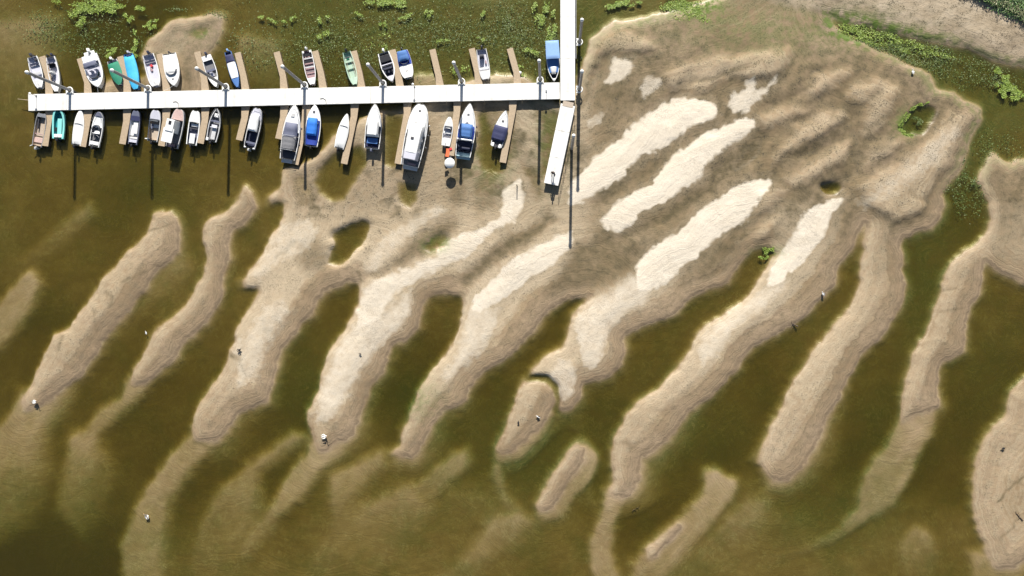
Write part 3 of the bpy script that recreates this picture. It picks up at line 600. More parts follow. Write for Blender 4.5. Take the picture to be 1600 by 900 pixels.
# hinged gangway
ga, gb = P(887.5, 163.5, DZ), P(861, 288, DZ)
gl2 = (ga - gb).length; gr = math.atan2((ga - gb).y, (ga - gb).x) - math.pi / 2
gang = thing('gangway', 'white gangway slanting down from the walkway end to the sand', 'gangway', (gb.x, gb.y, 0), gr)
for i in range(3): MB().box((0, gl2 / 3 * (i + .5), DZ - .06 - .004), (2.03, gl2 / 3 - .03, .12), bev=.015).build('deck_section', DECK, gang)
handrail(gang, 1.08, .2, gl2 - .2)
MB().box((0, gl2 / 2, DZ - .26), (1.8, gl2 - .3, .28)).build('frame', DECKSIDE, gang)
for sx, sy in ((-.75, .5), (.75, .5), (-.75, gl2 - .6), (.75, gl2 - .6)): MB().box((sx, sy, .05), (.3, .5, 1.3)).build('support', DECKSIDE, gang)
hp = MB().box((0, gl2 + .05, DZ + .012), (1.5, .75, .02)).build('hinge_plate', TAN, gang)
bx_ = P(893, 222, DZ)
# ------------------------------------------------------------------ piles
def pile(px, py, label, side, h=8.6, ring=True):
    c = P(px, py, DZ); t = thing('mooring_pile', label, 'pile', (c.x, c.y, 0), 0, 'tall mooring piles')
    MB().tube([(0, 0, .5), (0, 0, h - .12)], .20, 14).build('shaft', PILE, t, True)
    MB().tube([(0, 0, -2.2), (0, 0, .5)], .205, 14).build('foot', PILELOW, t, True)
    MB().lathe((0, 0, h - .12), [(.24, 0), (.25, .10), (.18, .24), (.02, .32)], 14).build('cap', CAPW, t, True)
    if ring:
        g = MB().ring((0, 0, DZ + .1), .40, .085, 18, 6)
        if side == 'n': g.box((-.43, -.2, DZ + .05), (.14, .5, .16)).box((.43, -.2, DZ + .05), (.14, .5, .16))
        else: g.box((-.22, -.43, DZ + .05), (.5, .14, .16)).box((-.22, .43, DZ + .05), (.5, .14, .16))
        g.build('guide_ring', CAPW, t)
    return t
names = ['whose top hangs over the two small boats at the outer end', 'rising between the sky blue boat and the grey floored boat', 'rising between the grey well boat and the slim blue and white boat',
         'rising beside the maroon floored skiff', 'rising just left of the black seated speedboat', 'rising between two empty finger jetties', 'rising left of the boat with the light blue canopy']
for px, nm in zip((109.5, 231.5, 353, 476, 598.5, 721.5, 844), names):
    p = dock_pt(px, DW / 2 + .42); k = (H - DZ) / H
    pile(px, NY - p.y / (k / S0) if False else NY - p.y * S0 / k, 'tall grey pile ' + nm, 'n')
pile(905.5, 66, 'tall grey pile on the outer side of the walkway, nearest the top of the photo', 'e')
pile(905.5, 140, 'tall grey pile beside the junction of pontoon and walkway', 'e')
pile(889.5 + 4, 232, 'tall pile on the right side of the slanting gangway', 'e', ring=False)

# ------------------------------------------------------------------ finger jetties: (root, knee, end) in photo pixels at .45 m
def finger(root, knee, end, label, w0=13.2, w1=10.0):
    z = .45; R_, K_, E_ = P(*root, z), P(*knee, z), P(*end, z)
    ax = (E_ - R_); ang = math.atan2(ax.y, ax.x) - math.pi / 2
    t = thing('finger_jetty', label, 'finger jetty', (R_.x, R_.y, 0), ang, 'narrow plank finger jetties')
    Mi = Matrix.Rotation(-ang, 3, 'Z'); r, k, e = (Mi @ (q - R_) for q in (R_, K_, E_))
    def perp(d): d = d.normalized(); return Vector((-d.y, d.x, 0))
    n1 = perp(k - r); n2 = perp(e - k); a, b = w0 / S0 / 2, w1 / S0 / 2; n0 = Vector((-math.cos(ang) , math.sin(ang), 0)); n0 = n0 if n0.dot(n2) > 0 else -n0
    pts = [r + n0 * a, k + n2 * b, e + n2 * b, e - n2 * b, k - n2 * b, r - n0 * a]
    MB().prism([(p.x, p.y) for p in pts], z - .07, z).build('deck', WOOD, t)
    MB().tube([r + n0 * (a - .06) + Vector((0, 0, -.13)), k + n2 * (b - .05) + Vector((0, 0, -.13)), e + n2 * (b - .05) + Vector((0, 0, -.13))], .055, 6).build('side_beam', WOODD, t)
    MB().tube([r - n0 * (a - .06) + Vector((0, 0, -.13)), k - n2 * (b - .05) + Vector((0, 0, -.13)), e - n2 * (b - .05) + Vector((0, 0, -.13))], .055, 6).build('side_beam', WOODD, t)
    f = e - (e - k).normalized() * .45
    MB().box((f.x, f.y, .02), (w1 / S0 * .9, .7, .70), math.atan2((e - k).y, (e - k).x) - math.pi / 2, .05).build('float', WOODD, t)
    return t
FU = [((77,150),(75,119),(65.5,88),'between the two small boats at the outer end of the pontoon'),
 ((137.5,148),(136,128),(124.5,91),'left of the big white boat with a slate cover'),
 ((199,147),(197.8,125),(187.5,88),'between the green covered boat and the cyan covered boat'),
 ((261,146),(257.5,121),(249,84),'between the grey floored boat and the white covered boat'),
 ((321,144),(318.7,122),(308,81),'left of the small boat with a grey well'),
 ((384,143),(380,118),(371,82),'right of the slim blue and white boat'),
 ((444,142),(442,119),(432,81),'standing empty left of the maroon floored skiff'),
 ((505,140),(501,113),(492,79.5),'right of the maroon floored skiff'),
 ((565,139),(561,113),(552.5,79.5),'right of the pale green rowing boat'),
 ((625.5,138),(621,111),(613,77.5),'between the black seated speedboat and the blue canopied boat'),
 ((688,137),(685,118),(675.5,77),'standing empty right of the blue canopied boat'),
 ((748.6,136),(746,113),(737,75.5),'left of the white console boat with a grey foredeck'),
 ((809,134),(807,113),(796.5,75.5),'standing empty with a small white float lying beside it')]
FL = [((78,168),(75.5,190),(70,228),'between the tan floored boat and the turquoise boat'),
 ((138.5,167),(136,190),(129,229),'between the white covered boat and the grey topped white boat'),
 ((199,165),(197.5,190),(191,225),'left of the narrow boat with a navy bow'),
 ((260.6,164),(258.8,189),(252,228),'left of the pink decked cabin boat'),
 ((321,162),(320,188),(313,224),'between the white open boat and the grey railed boat'),
 ((384,161),(382,185),(373.5,219),'left of the hard topped boat with a dark cockpit'),
 ((445,160),(442.6,184),(435,217),'left of the big boat with grey cockpit canvas'),
 ((480,158),(476,190),(461,257),'between the grey canvas boat and bright blue canopy boat'),
 ((554.6,157),(553,183),(537.5,256),'right of the small white closed boat, over sand'),
 ((636.6,154),(636,178),(621.5,256),'left of the largest white cabin cruiser'),
 ((715,153),(714,173),(704.5,243),'between the small white launch and the radar arch cruiser'),
 ((802,150),(800.6,174),(785.5,254),'right of the pointed boat with a navy cover')]
for r, k, e, l in FU: finger(r, k, e, 'tan plank finger jetty ' + l, 12.5, 9.6)
for r, k, e, l in FL: finger(r, k, e, 'tan plank finger jetty ' + l, 13.5, 10.2)

# ------------------------------------------------------------------ boats
class Hull:
    """lofted hull, bow towards +y, waterline at z=0"""
    def __init__(s, L, B, fb=.45, bow=2.2, st=.82, sheer=.22, rim=.09, floor=.12, blunt=0.0, mid=.42):
        s.L, s.B, s.fb, s.bow, s.st, s.sheer, s.rim, s.fl, s.blunt, s.mid = L, B, fb, bow, st, sheer, rim, floor, blunt, mid
    def w(s, t):
        if t < s.mid: k = s.st + (1 - s.st) * math.sin(math.pi / 2 * t / s.mid)
        else:
            u = (t - s.mid) / (1 - s.mid); k = s.blunt + (1 - s.blunt) * max(0, 1 - u ** s.bow) ** (.8 if s.bow < 3 else .55)
        return max(s.B / 2 * k, .02)
    def y(s, t): return (t - .5) * s.L
    def zg(s, t): return s.fb + s.sheer * max(0, (t - .25) / .75) ** 2
    def hull(s, m, root, name='hull', n=22):
        mb = MB(); vs = []; K = 11
        ts = [i / n for i in range(n + 1)]; ts = [t if t < .8 else .8 + .2 * math.sin((t - .8) / .2 * math.pi / 2) for t in ts]
        for t in ts:
            w = s.w(t); z = s.zg(t); kz = -.16 + .30 * max(0, (t - .7) / .3) ** 2; y = s.y(t); r = min(s.rim, w * .5)
            q = [(w, z), (w * .93, z * .45), (w * .80, .0 + max(kz, 0) * .6), (0, kz)]
            ring = [(w - r, z + .012)] + q[:3] + [(0, kz)] + [(-a, b) for a, b in q[2::-1]] + [(-(w - r), z + .012)]
            vs += [(a, y, b) for a, b in ring]
        K = 9; fs = [(i * K + j, i * K + j + 1, (i + 1) * K + j + 1, (i + 1) * K + j) for i in range(n) for j in range(K - 1)]
        fs += [tuple(range(K))]
        mb.add(vs, fs); h = mb.build(name, m, root, True); return h
    def inner(s, m, root, t0=.03, t1=.97, name='floor', n=16, zf=None):
        zf = s.fl if zf is None else zf; vs = []
        for i in range(n + 1):
            t = t0 + (t1 - t0) * i / n; w = s.w(t); r = min(s.rim, w * .5); z = s.zg(t) + .008; wi = max(w - r, .01); y = s.y(t)
            vs += [(wi, y, z), (max(wi - .05, .005), y, zf), (-max(wi - .05, .005), y, zf), (-wi, y, z)]
        fs = [(i * 4 + j, i * 4 + j + 1, i * 4 + j + 5, i * 4 + j + 4) for i in range(n) for j in range(3)] + [(0, 1, 2, 3), tuple(n * 4 + j for j in (3, 2, 1, 0))]
        return MB().add(vs, fs).build(name, m, root, True)
    def shell(s, m, root, name, t0, t1, inset=0.0, z=.02, h=.08, p=2.0, ends=(.0, .0), n=12, k=8, abs_z=None, skirt=.06, taper=1.0, sh=0.0):
        """domed surface over t0..t1, following the plan of the hull: decks, covers, cabins, canopies"""
        vs = []
        for i in range(n + 1):
            u = i / n; t = t0 + (t1 - t0) * u; w = max(s.w(t) - inset, .015); zb = (s.zg(t) if abs_z is None else abs_z) + z
            e = 1.0
            if ends[0] and u < ends[0]: e = math.sin(u / ends[0] * math.pi / 2)
            if ends[1] and u > 1 - ends[1]: e *= math.sin((1 - u) / ends[1] * math.pi / 2)
            sag = 1 - .12 * abs(math.sin(u * math.pi * 3)) if sh else 1
            row = [(w, zb - skirt)]
            for j in range(k + 1):
                a = -1 + 2 * j / k; row.append((-a * w * (1 - (1 - taper) * (1 - abs(a) ** p)), zb + h * e * sag * max(0, (1 - abs(a) ** p)) ** (1 / p)))
            row.append((-w, zb - skirt)); vs += [(x, s.y(t), zz) for x, zz in row]
        K = k + 3; fs = [(i * K + j, i * K + j + 1, (i + 1) * K + j + 1, (i + 1) * K + j) for i in range(n) for j in range(K - 1)]
        fs += [tuple(range(K)), tuple(n * K + j for j in range(K))[::-1]]
        return MB().add(vs, fs).build(name, m, root, True)
    def bench(s, m, root, t, d=.32, name='seat', z=.32, inset=.12):
        return MB().box((0, s.y(t), z), (2 * (s.w(t) - inset), d, .06), bev=.02).build(name, m, root)
    def seat(s, m, root, t, x, name='seat', w=.45, z=.36):
        mb = MB().box((x, s.y(t), z), (w, .45, .12), bev=.04); mb.box((x, s.y(t) - .22, z + .22), (w, .10, .42), bev=.04); return mb.build(name, m, root)
    def console(s, m, root, t, x=0, w=.55):
        c = MB().box((x, s.y(t), .45), (w, .45, .65), bev=.06, taper=.85).build('console', m, root)
        MB().box((x, s.y(t) + .14, .86), (w * .8, .05, .22), bev=.015).build('windscreen', GLASS, c)
        MB().ring((x, s.y(t) - .26, .68), .15, .018, 14, 5).build('steering_wheel', BLACK, c); return c
    def screen(s, root, t, h=.30, rake=.35, inset=.14, m=None, wrap=.7, z=.04):
        w = s.w(t) - inset; y = s.y(t); vs = []; n = 10; zb = s.zg(t) + z
        for i in range(n + 1):
            a = -1 + 2 * i / n; xx = w * a; yy = y - wrap * abs(a) ** 3
            for (dy, dz) in ((0, 0), (-rake * h * 1.4, h), (-rake * h * 1.4 - .03, h), (-.03, 0)): vs.append((xx * (1 - .06 * (dz > 0)), yy + dy, zb + dz))
        fs = [(i * 4 + j, i * 4 + (j + 1) % 4, (i + 1) * 4 + (j + 1) % 4, (i + 1) * 4 + j) for i in range(n) for j in range(4)] + [(0, 1, 2, 3), tuple(n * 4 + j for j in (3, 2, 1, 0))]
        o = MB().add(vs, fs).build('windscreen', m or GLASS, root)
        MB().tube([(w * a * .95, y - wrap * abs(a) ** 3 - rake * h * 1.4, zb + h) for a in [-1 + .2 * i for i in range(11)]], .022, 6).build('frame', CHROME, o)
        return o
    def motor(s, root, m=BLACK, x=0.0, k=1.0, tilt=0, off=0.0):
        y = s.y(0) - .06 - off; z = s.fb * .9
        o = bpy.data.objects.new('outboard_motor', None); C.objects.link(o); o.parent = root; o.location = (x, y, z)
        r_ = MB().box((0, -.20 * k, .22 * k), (.34 * k, .52 * k, .34 * k), bev=.10 * k, taper=.8); r_.build('cowl', m, o, True)
        MB().box((0, -.06, -.02), (.2, .14, .26), bev=.03).box((0, -.22 * k, -.35), (.12, .22, .75), bev=.03).build('leg', m if m is not CAPW else GEL2, o)
        MB().tube([(0, .05, .12), (0, .50 * k, .2)], .022, 6).build('tiller', BLACK, o)
        o.rotation_euler = (math.radians(tilt), 0, 0); return o
    def rail(s, root, t0, t1, h=.32, inset=.06, m=CHROME, close=True):
        L_ = [(-(s.w(t0 + (t1 - t0) * i / 8) - inset), s.y(t0 + (t1 - t0) * i / 8), s.zg(t0 + (t1 - t0) * i / 8) + h) for i in range(9)]
        R_ = [(-x, y, z) for x, y, z in L_][::-1]; mb = MB().tube(L_ + R_, .017, 6)
        for i in (0, 3, 6, 8):
            for sg in (-1, 1): x, y, z = L_[i]; mb.tube([(sg * x, y, z - h), (sg * x, y, z)], .014, 5)
        return mb.build('bow_rail', m, root)
    def hatch(s, root, t, d=.42, z=.0, m=None, x=0): return MB().box((x, s.y(t), s.zg(t) + z + .05), (d, d, .05), bev=.02).build('hatch', m or DARK, root)
    def cleats(s, root):
        for t, sg in ((.12, 1), (.12, -1), (.9, 1)):
            x = sg * (s.w(t) - .05) if t < .5 else 0; MB().box((x, s.y(t), s.zg(t) + .05), (.04, .20, .045), bev=.012).build('cleat', CHROME, root)
    def fenders(s, root, side, ts=(.3, .6), m=NAVY):
        for t in ts: MB().lathe((side * (s.w(t) + .09), s.y(t), .08), [(.01, 0), (.08, .05), (.09, .25), (.08, .42), (.02, .48)], 10).build('fender', m, root, True)

def boat(bow_at, stern_at, bpx, label, cat='motorboat', z=.5, **kw):
    Bp, Sp = P(*bow_at, z), P(*stern_at, z); d = Bp - Sp; L = d.length; c = (Bp + Sp) / 2; rz = math.atan2(d.y, d.x) - math.pi / 2
    gx_, gy_ = (bow_at[0] + stern_at[0]) / 2, (bow_at[1] + stern_at[1]) / 2
    zz = max(0.0, ground_z(gx_, gy_) + .15)
    t = thing('boat' if cat == 'boat' else cat.replace(' ', '_'), label, cat, (c.x, c.y, zz), rz, 'boats berthed at the pontoon')
    return t, Hull(L, bpx / S0, **kw)
def rope(root, h, sg=1, d=(.9, 1.4)):
    MB().tube([(0, h.y(.97), h.zg(1) + .05), (sg * d[0] * .5, h.y(1) + d[1] * .5, .5), (sg * d[0], h.y(1) + d[1], .52)], .02, 5).build('mooring_line', CAPW, root)

# --- far side (bows towards the pontoon), left to right
r, h = boat((64,138), (50.5,89), 18.5, 'small white boat with dark outboard and navy thwart, outermost on the far side', z=.4, bow=2.6, blunt=.3, st=.8)
h.hull(GEL, r); h.inner(LAV, r); h.shell(GEL2, r, 'foredeck', .74, .985, .05, 0, .03); h.bench(NAVY2, r, .22); h.bench(GEL2, r, .52); h.motor(r, DARK, .0, 1, -8); MB().box((-.35, h.y(.1), .3), (.4, .35, .3), bev=.05).build('fuel_tank', DARK, r); h.cleats(r)
r, h = boat((90,144), (79,89), 17, 'white boat with a black seat and twin dark motors, second on the far side', z=.4, bow=2.3, blunt=.2, st=.78)
h.hull(GEL, r); h.inner(LAV, r); h.shell(GEL, r, 'foredeck', .7, .985, .04, 0, .04); h.seat(BLACK, r, .26, .0, w=.9); h.motor(r, NAVY2, -.28, .85); h.motor(r, BLACK, .3, .7); h.console(GEL2, r, .45, .15); h.hatch(r, .72, .25); h.cleats(r)
r, h = boat((155,137), (139,86), 27, 'big white boat with a curved slate cover and pale lavender cockpit', z=.6, bow=2.3, st=.9, fb=.6, rim=.2, floor=.2)
h.hull(GEL, r); h.inner(LAV, r, .05, .8); h.shell(GEL, r, 'foredeck', .74, .985, .03, 0, .08); h.shell(GEL, r, 'aft_deck', .0, .22, .02, 0, .05)
MB().box((-.0, h.y(0) - .28, .38), (1.5, .6, .08), bev=.03).build('swim_platform', GEL, r); h.motor(r, CAPW, -.2, 1.15, 0, .3)
h.shell(SLATE, r, 'canopy', .24, .42, .28, .50, .16, ends=(.3, .3), skirt=.04); h.screen(r, .74, .28); h.seat(LAV, r, .52, .35); h.seat(LAV, r, .52, -.35); MB().box((.1, h.y(.7), .62), (.8, .35, .1), bev=.04).build('dashboard', NAVY2, r)
MB().tube([(-h.w(.3) + .2, h.y(.40), .6), (-h.w(.3) + .25, h.y(.36), 1.2), (h.w(.3) - .25, h.y(.36), 1.2), (h.w(.3) - .2, h.y(.40), .6)], .03, 6).build('canopy_frame', CHROME, r); rope(r, h); h.cleats(r)
r, h = boat((188,133), (174.5,94), 18, 'covered boat under a dark green tarpaulin', z=.5, bow=2.0, blunt=.12, st=.85)
h.hull(GEL2, r); h.shell(GREEN, r, 'tarpaulin', .10, .985, -.03, .02, .22, 1.6, ends=(.15, .4), sh=1, skirt=.14); h.motor(r, CAPW, 0, .9); MB().box((0, h.y(.05), .46), (1.1, .28, .06), bev=.02).build('aft_seat', NAVY2, r)
r, h = boat((213.5,140), (200,84), 17, 'narrow boat fully wrapped in a cyan blue cover', z=.45, bow=2.6, blunt=.28, st=.8)
h.hull(BLUEM, r); h.shell(CYAN, r, 'tarpaulin', .06, .99, -.03, .02, .26, 1.7, ends=(.12, .3), sh=1, skirt=.16); h.motor(r, LAV, -.1, .8, -10); MB().box((-.1, h.y(.055), .52), (.7, .3, .12), bev=.04).build('motor_cover', NAVY, r); MB().box((-.32, h.y(.36), .60), (.24, 1.3, .05), .1, .02).build('strap', BLUED, r)
r, h = boat((246.5,136), (233,86), 20, 'white boat with grey floor, navy thwart and scattered red gear', z=.4, bow=3.0, blunt=.4, st=.85)
h.hull(GEL, r); h.inner(LAV, r); h.shell(GEL2, r, 'foredeck', .78, .985, .05, 0, .02); h.bench(NAVY2, r, .21); h.motor(r, NAVY2, -.15, .95, -8); MB().box((.05, h.y(.34), .22), (.32, .36, .2), .3, .04).build('fuel_tank', RED, r); MB().box((.2, h.y(.45), .2), (.28, .5, .16), .2, .05).build('gear_bag', MAROON, r); h.cleats(r)
r, h = boat((274,135.5), (265,84), 24, 'white boat with a stretched white cover and grey windscreen band', z=.55, bow=2.2, st=.86, fb=.5)
h.hull(GEL, r); h.shell(CAPW, r, 'cover', .04, .62, .03, .02, .22, 1.8, ends=(.15, .15), sh=1); h.shell(GEL, r, 'foredeck', .6, .985, .03, 0, .07); h.screen(r, .68, .24, m=GREYC); h.hatch(r, .80, .3); h.motor(r, DARK, 0, .6, 0, .0); rope(r, h, 1, (1.6, .3)); h.cleats(r)
r, h = boat((339,137), (322,87), 17.5, 'small white boat with a long grey sunken well and violet dark outboard', z=.4, bow=2.1, st=.85)
h.hull(GEL, r); h.inner(GREYC, r, .12, .74, zf=.15); h.shell(GEL, r, 'foredeck', .7, .985, .02, 0, .04); h.shell(GEL, r, 'aft_deck', .0, .16, .02, 0, .03); h.motor(r, NAVY2, -.1, .9); h.bench(SLATE, r, .45); h.seat(LAV, r, .6, .0); h.cleats(r)
r, h = boat((372.5,137.5), (356,81), 14, 'slim blue and white boat with a dark blue stern cover', z=.4, bow=2.4, st=.72, blunt=.12)
h.hull(BLUEM, r); h.inner(GEL, r, .2, .8, zf=.25); h.shell(BLUEM, r, 'foredeck', .72, .985, .0, .01, .05); h.shell(GEL, r, 'midship_cover', .3, .73, .05, .01, .10, sh=1, m=None) if False else h.shell(GEL, r, 'midship_cover', .3, .73, .05, .01, .10, sh=1)
h.shell(NAVY, r, 'stern_cover', .08, .31, .0, .02, .16, ends=(.2, .2)); h.motor(r, BLUEL, -.05, .75)
r, h = boat((489,133), (479,79), 17, 'long skiff with faded maroon floor and two black thwarts', z=.4, bow=2.4, blunt=.34, st=.84)
h.hull(GEL, r); h.inner(MAROON, r); h.shell(GEL, r, 'foredeck', .8, .985, .03, 0, .03); h.bench(BLACK, r, .13, .4, z=.4); h.bench(BLACK, r, .32, .34, z=.4); h.bench(GEL2, r, .22, .2); h.bench(GEL2, r, .47, .2); h.bench(GREYC, r, .6, .12); h.motor(r, CAPW, 0, .8, -20, .1); h.cleats(r)
for sg in (-1, 1): MB().box((sg * .5, h.y(.05), .52), (.26, .3, .16), bev=.05).build('stern_locker', CAPW, r)
r, h = boat((555.5,133), (541.5,81), 15.5, 'pale green rowing boat with a black outboard and thin thwarts', 'rowing boat', z=.4, bow=2.8, blunt=.34, st=.8)
h.hull(PALEG, r); h.inner(PALEG, r, zf=.16); h.shell(PALEG, r, 'foredeck', .78, .985, .03, 0, .02); h.bench(PALEG, r, .28, .3); h.bench(PALEG, r, .48, .26); h.motor(r, BLACK, 0, .9, -12); MB().box((.1, h.y(.19), .3), (.4, .35, .2), bev=.04).build('fuel_tank', GREEN, r); h.bench(DARK, r, .17, .15, z=.42)
for sg in (-1, 1): MB().tube([(sg * .35, h.y(.3), .44), (sg * .42, h.y(.8), .48)], .02, 6).build('oar', WOOD, r)
r, h = boat((613,128), (599,82), 21, 'speedboat with black seats, dark cockpit and white pointed rim', 'speedboat', z=.5, bow=2.0, st=.86, fb=.5, rim=.15)
h.hull(GEL, r); h.inner(NAVY2, r, .06, .82); h.shell(LAV, r, 'foredeck', .80, .985, .06, 0, .05); MB().box((0, h.y(.2), .4), (1.45, 1.0, .22), bev=.06).build('aft_seat', BLACK, r); h.screen(r, .50, .22, wrap=.2); h.bench(LAV, r, .40, .14, z=.5); h.seat(DARK, r, .62, -.28); h.seat(DARK, r, .62, .28); h.motor(r, CAPW, -.1, .95, 0, .05); h.cleats(r)
r, h = boat((638.5,122), (628,79), 21, 'white boat with a mid blue folded canopy over its stern', z=.55, bow=3.2, blunt=.42, st=.8, fb=.5)
h.hull(GEL, r); h.shell(GEL, r, 'foredeck', .45, .985, .03, 0, .08); h.shell(BLUED, r, 'cockpit_cover', .02, .52, .02, .02, .15, sh=1); h.shell(BLUEM, r, 'canopy', .04, .40, .18, .45, .18, ends=(.2, .2), sh=1, skirt=.1); h.hatch(r, .78, .34); h.motor(r, BLACK, 0, .8); h.screen(r, .52, .2)
r, h = boat((759.5,125), (752,77), 17.5, 'white console boat with a grey foredeck and black motor', z=.4, bow=3.4, blunt=.45, st=.88)
h.hull(GEL2, r); h.inner(LAV, r); h.shell(PALEG if False else GEL2, r, 'foredeck', .70, .985, .04, 0, .04); h.motor(r, BLACK, -.1, .95); h.console(DARK, r, .24, .1, .7); h.bench(GEL, r, .62, .24, z=.45); MB().box((-.35, h.y(.42), .25), (.2, .5, .2), bev=.04).build('gear_bag', MAROON, r); h.bench(GREYC, r, .68, .12, z=.45)
r, h = boat((866,127), (862.5,66), 20.5, 'boat with a flat light blue canopy berthed beside the walkway', z=.6, bow=2.2, st=.95, fb=.5)
h.hull(GEL, r); h.inner(NAVY2, r, .1, .9, zf=.2); h.shell(BLUEM, r, 'cockpit_cover', .38, .78, .08, .02, .16, sh=1); h.shell(BLUEL, r, 'canopy', .0, .46, -.03, .75, .10, 3, ends=(.08, .08), skirt=.08, n=10); h.shell(GEL2, r, 'tarpaulin_nose', .6, .82, .3, .08, .14, ends=(.3, .3)); h.shell(GEL, r, 'foredeck', .93, .985, .0, 0, .03); h.motor(r, DARK, 0, .7)
for sg in (-1, 1):
    for t in (.03, .42): MB().tube([(sg * (h.w(t) - .1), h.y(t), .5), (sg * (h.w(t) - .1), h.y(t), 1.3)], .02, 6).build('canopy_pole', CHROME, r)
# --- near side (bows towards the pontoon), left to right
r, h = boat((67.5,177.5), (57.5,229), 17.5, 'tan floored open boat with a dark side locker, outermost on the near side', z=.4, bow=3.4, blunt=.5, st=.85)
h.hull(ALU, r); h.inner(TAN, r); h.motor(r, GEL2, 0, .9, 10); MB().box((-.42, h.y(.72), .35), (.16, 1.8, .2), .05, .03).build('side_locker', DARK, r); h.bench(MAROON, r, .38, .10); h.bench(PINK, r, .2, .7, z=.24); h.shell(ALU, r, 'foredeck', .88, .985, .03, 0, .02)
MB().tube([(-.6, h.y(.02), .5), (-.85, h.y(-.02), .55)], .05, 8).build('boarding_step', CAPW, r)
r, h = boat((92.5,172.5), (90.5,216.5), 19.5, 'turquoise open boat with a rounded bow and dark footwell', z=.45, bow=3.6, blunt=.25, st=.88, fb=.48, rim=.26)
h.hull(TURQ, r); h.inner(TURQD, r, .1, .92, zf=.15); MB().box((.15, h.y(.42), .40), (.62, 2.3, .12), bev=.05).build('centre_deck', TURQ, r); MB().box((-.35, h.y(.32), .36), (.30, .6, .3), bev=.05).build('console', BLACK, r); h.bench(GEL, r, .1, .45, z=.45, inset=.2); h.motor(r, BLACK, 0, .85)
r, h = boat((127,172.5), (118.5,226.5), 16.5, 'slim boat closed by an all white cover with one grey seam', z=.5, bow=2.5, blunt=.1, st=.86)
h.hull(GEL, r); h.shell(CAPW, r, 'cover', .03, .985, .0, .02, .16, 1.8, ends=(.1, .2), sh=1); h.motor(r, BLACK, -.15, .9); MB().tube([(-.6, h.y(.6), .66), (0, h.y(.61), .72), (.6, h.y(.6), .68)], .03, 6).build('cover_strap', GREYC, r); rope(r, h)
r, h = boat((156.5,175.5), (146.5,229), 17.5, 'white boat with grey bow cover and dark arched windscreen', z=.45, bow=2.9, blunt=.15, st=.88)
h.hull(GEL, r); h.inner(GREYC, r, .05, .6); h.shell(GEL, r, 'foredeck', .56, .985, .03, 0, .06); h.shell(SLATE, r, 'bow_cover', .86, .99, .0, .03, .09); h.screen(r, .63, .26, m=None); h.seat(GEL, r, .42, .05, w=.8); h.screen(r, .35, .18, m=DARK, wrap=.3); h.bench(GEL, r, .10, .5, z=.45); h.motor(r, BLACK, -.1, .85); h.rail(r, .7, .95)
r, h = boat((214,173.5), (207,225.5), 15.5, 'narrow boat with navy bow and pale blue white cockpit liner', z=.4, bow=3.0, blunt=.3, st=.86)
h.hull(SLATE, r); h.inner(GEL, r, .06, .75, zf=.2); h.shell(SLATE, r, 'foredeck', .84, .985, .0, 0, .05); h.shell(NAVY, r, 'bow_cover', .70, .84, .02, .01, .06); MB().box((.12, h.y(.5), .40), (.62, 1.7, .1), bev=.03).build('centre_deck', GEL, r); h.bench(DARK, r, .24, .16, z=.44); h.bench(LAV, r, .1, .4, z=.4); h.motor(r, BLACK, 0, .8)
r, h = boat((244.5,172.5), (237.5,220.5), 17.5, 'pale boat with a rounded grey foredeck and black windscreen band', z=.5, bow=4.2, blunt=.3, st=.88)
h.hull(GEL2, r); h.inner(TAN, r, .05, .68); h.shell(LAV, r, 'foredeck', .70, .985, .04, 0, .06); h.screen(r, .72, .28, wrap=.05, rake=.9); h.bench(GEL2, r, .5, .5, z=.3); MB().box((-.32, h.y(.48), .34), (.22, .75, .2), -.2, .04).build('side_seat', SLATE, r); h.motor(r, BLACK, 0, .9); MB().box((-.75, h.y(.06), .5), (.6, .14, .05), .1, .01).build('boarding_step', CAPW, r)
r, h = boat((281.5,171), (268,230), 21, 'fishing boat with a pink foredeck and tall white wheelhouse', 'fishing boat', z=.6, bow=3.2, blunt=.25, st=.88, fb=.6)
h.hull(GEL2, r); h.inner(GREYC, r, .03, .9, zf=.25); h.shell(PINK, r, 'foredeck', .72, .985, .02, 0, .06)
cb = MB().box((-.18, h.y(.52), 1.15), (1.2, 1.8, 1.5), 0, .08, .94).build('wheelhouse', GEL, r); MB().box((-.18, h.y(.52) + .35, 1.93), (.36, .5, .06), bev=.02).build('roof_hatch', BLACK, cb); MB().box((-.18, h.y(.52) + .9, 1.35), (1.0, .05, .5), bev=.01).build('front_window', GLASS, cb)
MB().box((-.22, h.y(.26), 1.75), (1.5, 2.0, .07), bev=.03).build('awning', CAPW, r)
for sx in (-.9, .45):
    MB().tube([(sx, h.y(.12), .5), (sx, h.y(.12), 1.75)], .025, 6).build('awning_pole', CHROME, r)
MB().box((-.1, h.y(.04), .5), (.9, .35, .3), .2, .05).build('stern_box', MAROON, r); h.motor(r, BLACK, .2, 1)
r, h = boat((306.5,173.5), (298.5,226), 18, 'white open boat with grey windscreen band and blue black footwell', z=.5, bow=3.0, blunt=.38, st=.9, rim=.14)
h.hull(GEL, r); h.inner(SLATE, r, .05, .6); h.shell(GEL, r, 'foredeck', .66, .985, .02, 0, .06); h.screen(r, .68, .22, m=GREYC, wrap=.1); MB().box((.1, h.y(.58), .4), (1.0, .42, .2), bev=.05).build('seat', GEL, r); MB().box((.0, h.y(.18), .42), (.75, 1.4, .16), bev=.05).build('sun_pad', GEL, r); h.motor(r, BLACK, 0, .85); h.bench(DARK, r, .48, .2, z=.4)
r, h = boat((340,170), (329.5,220.5), 18.5, 'grey boat with a pointed railed bow and white seats', z=.5, bow=2.1, st=.86, rim=.12)
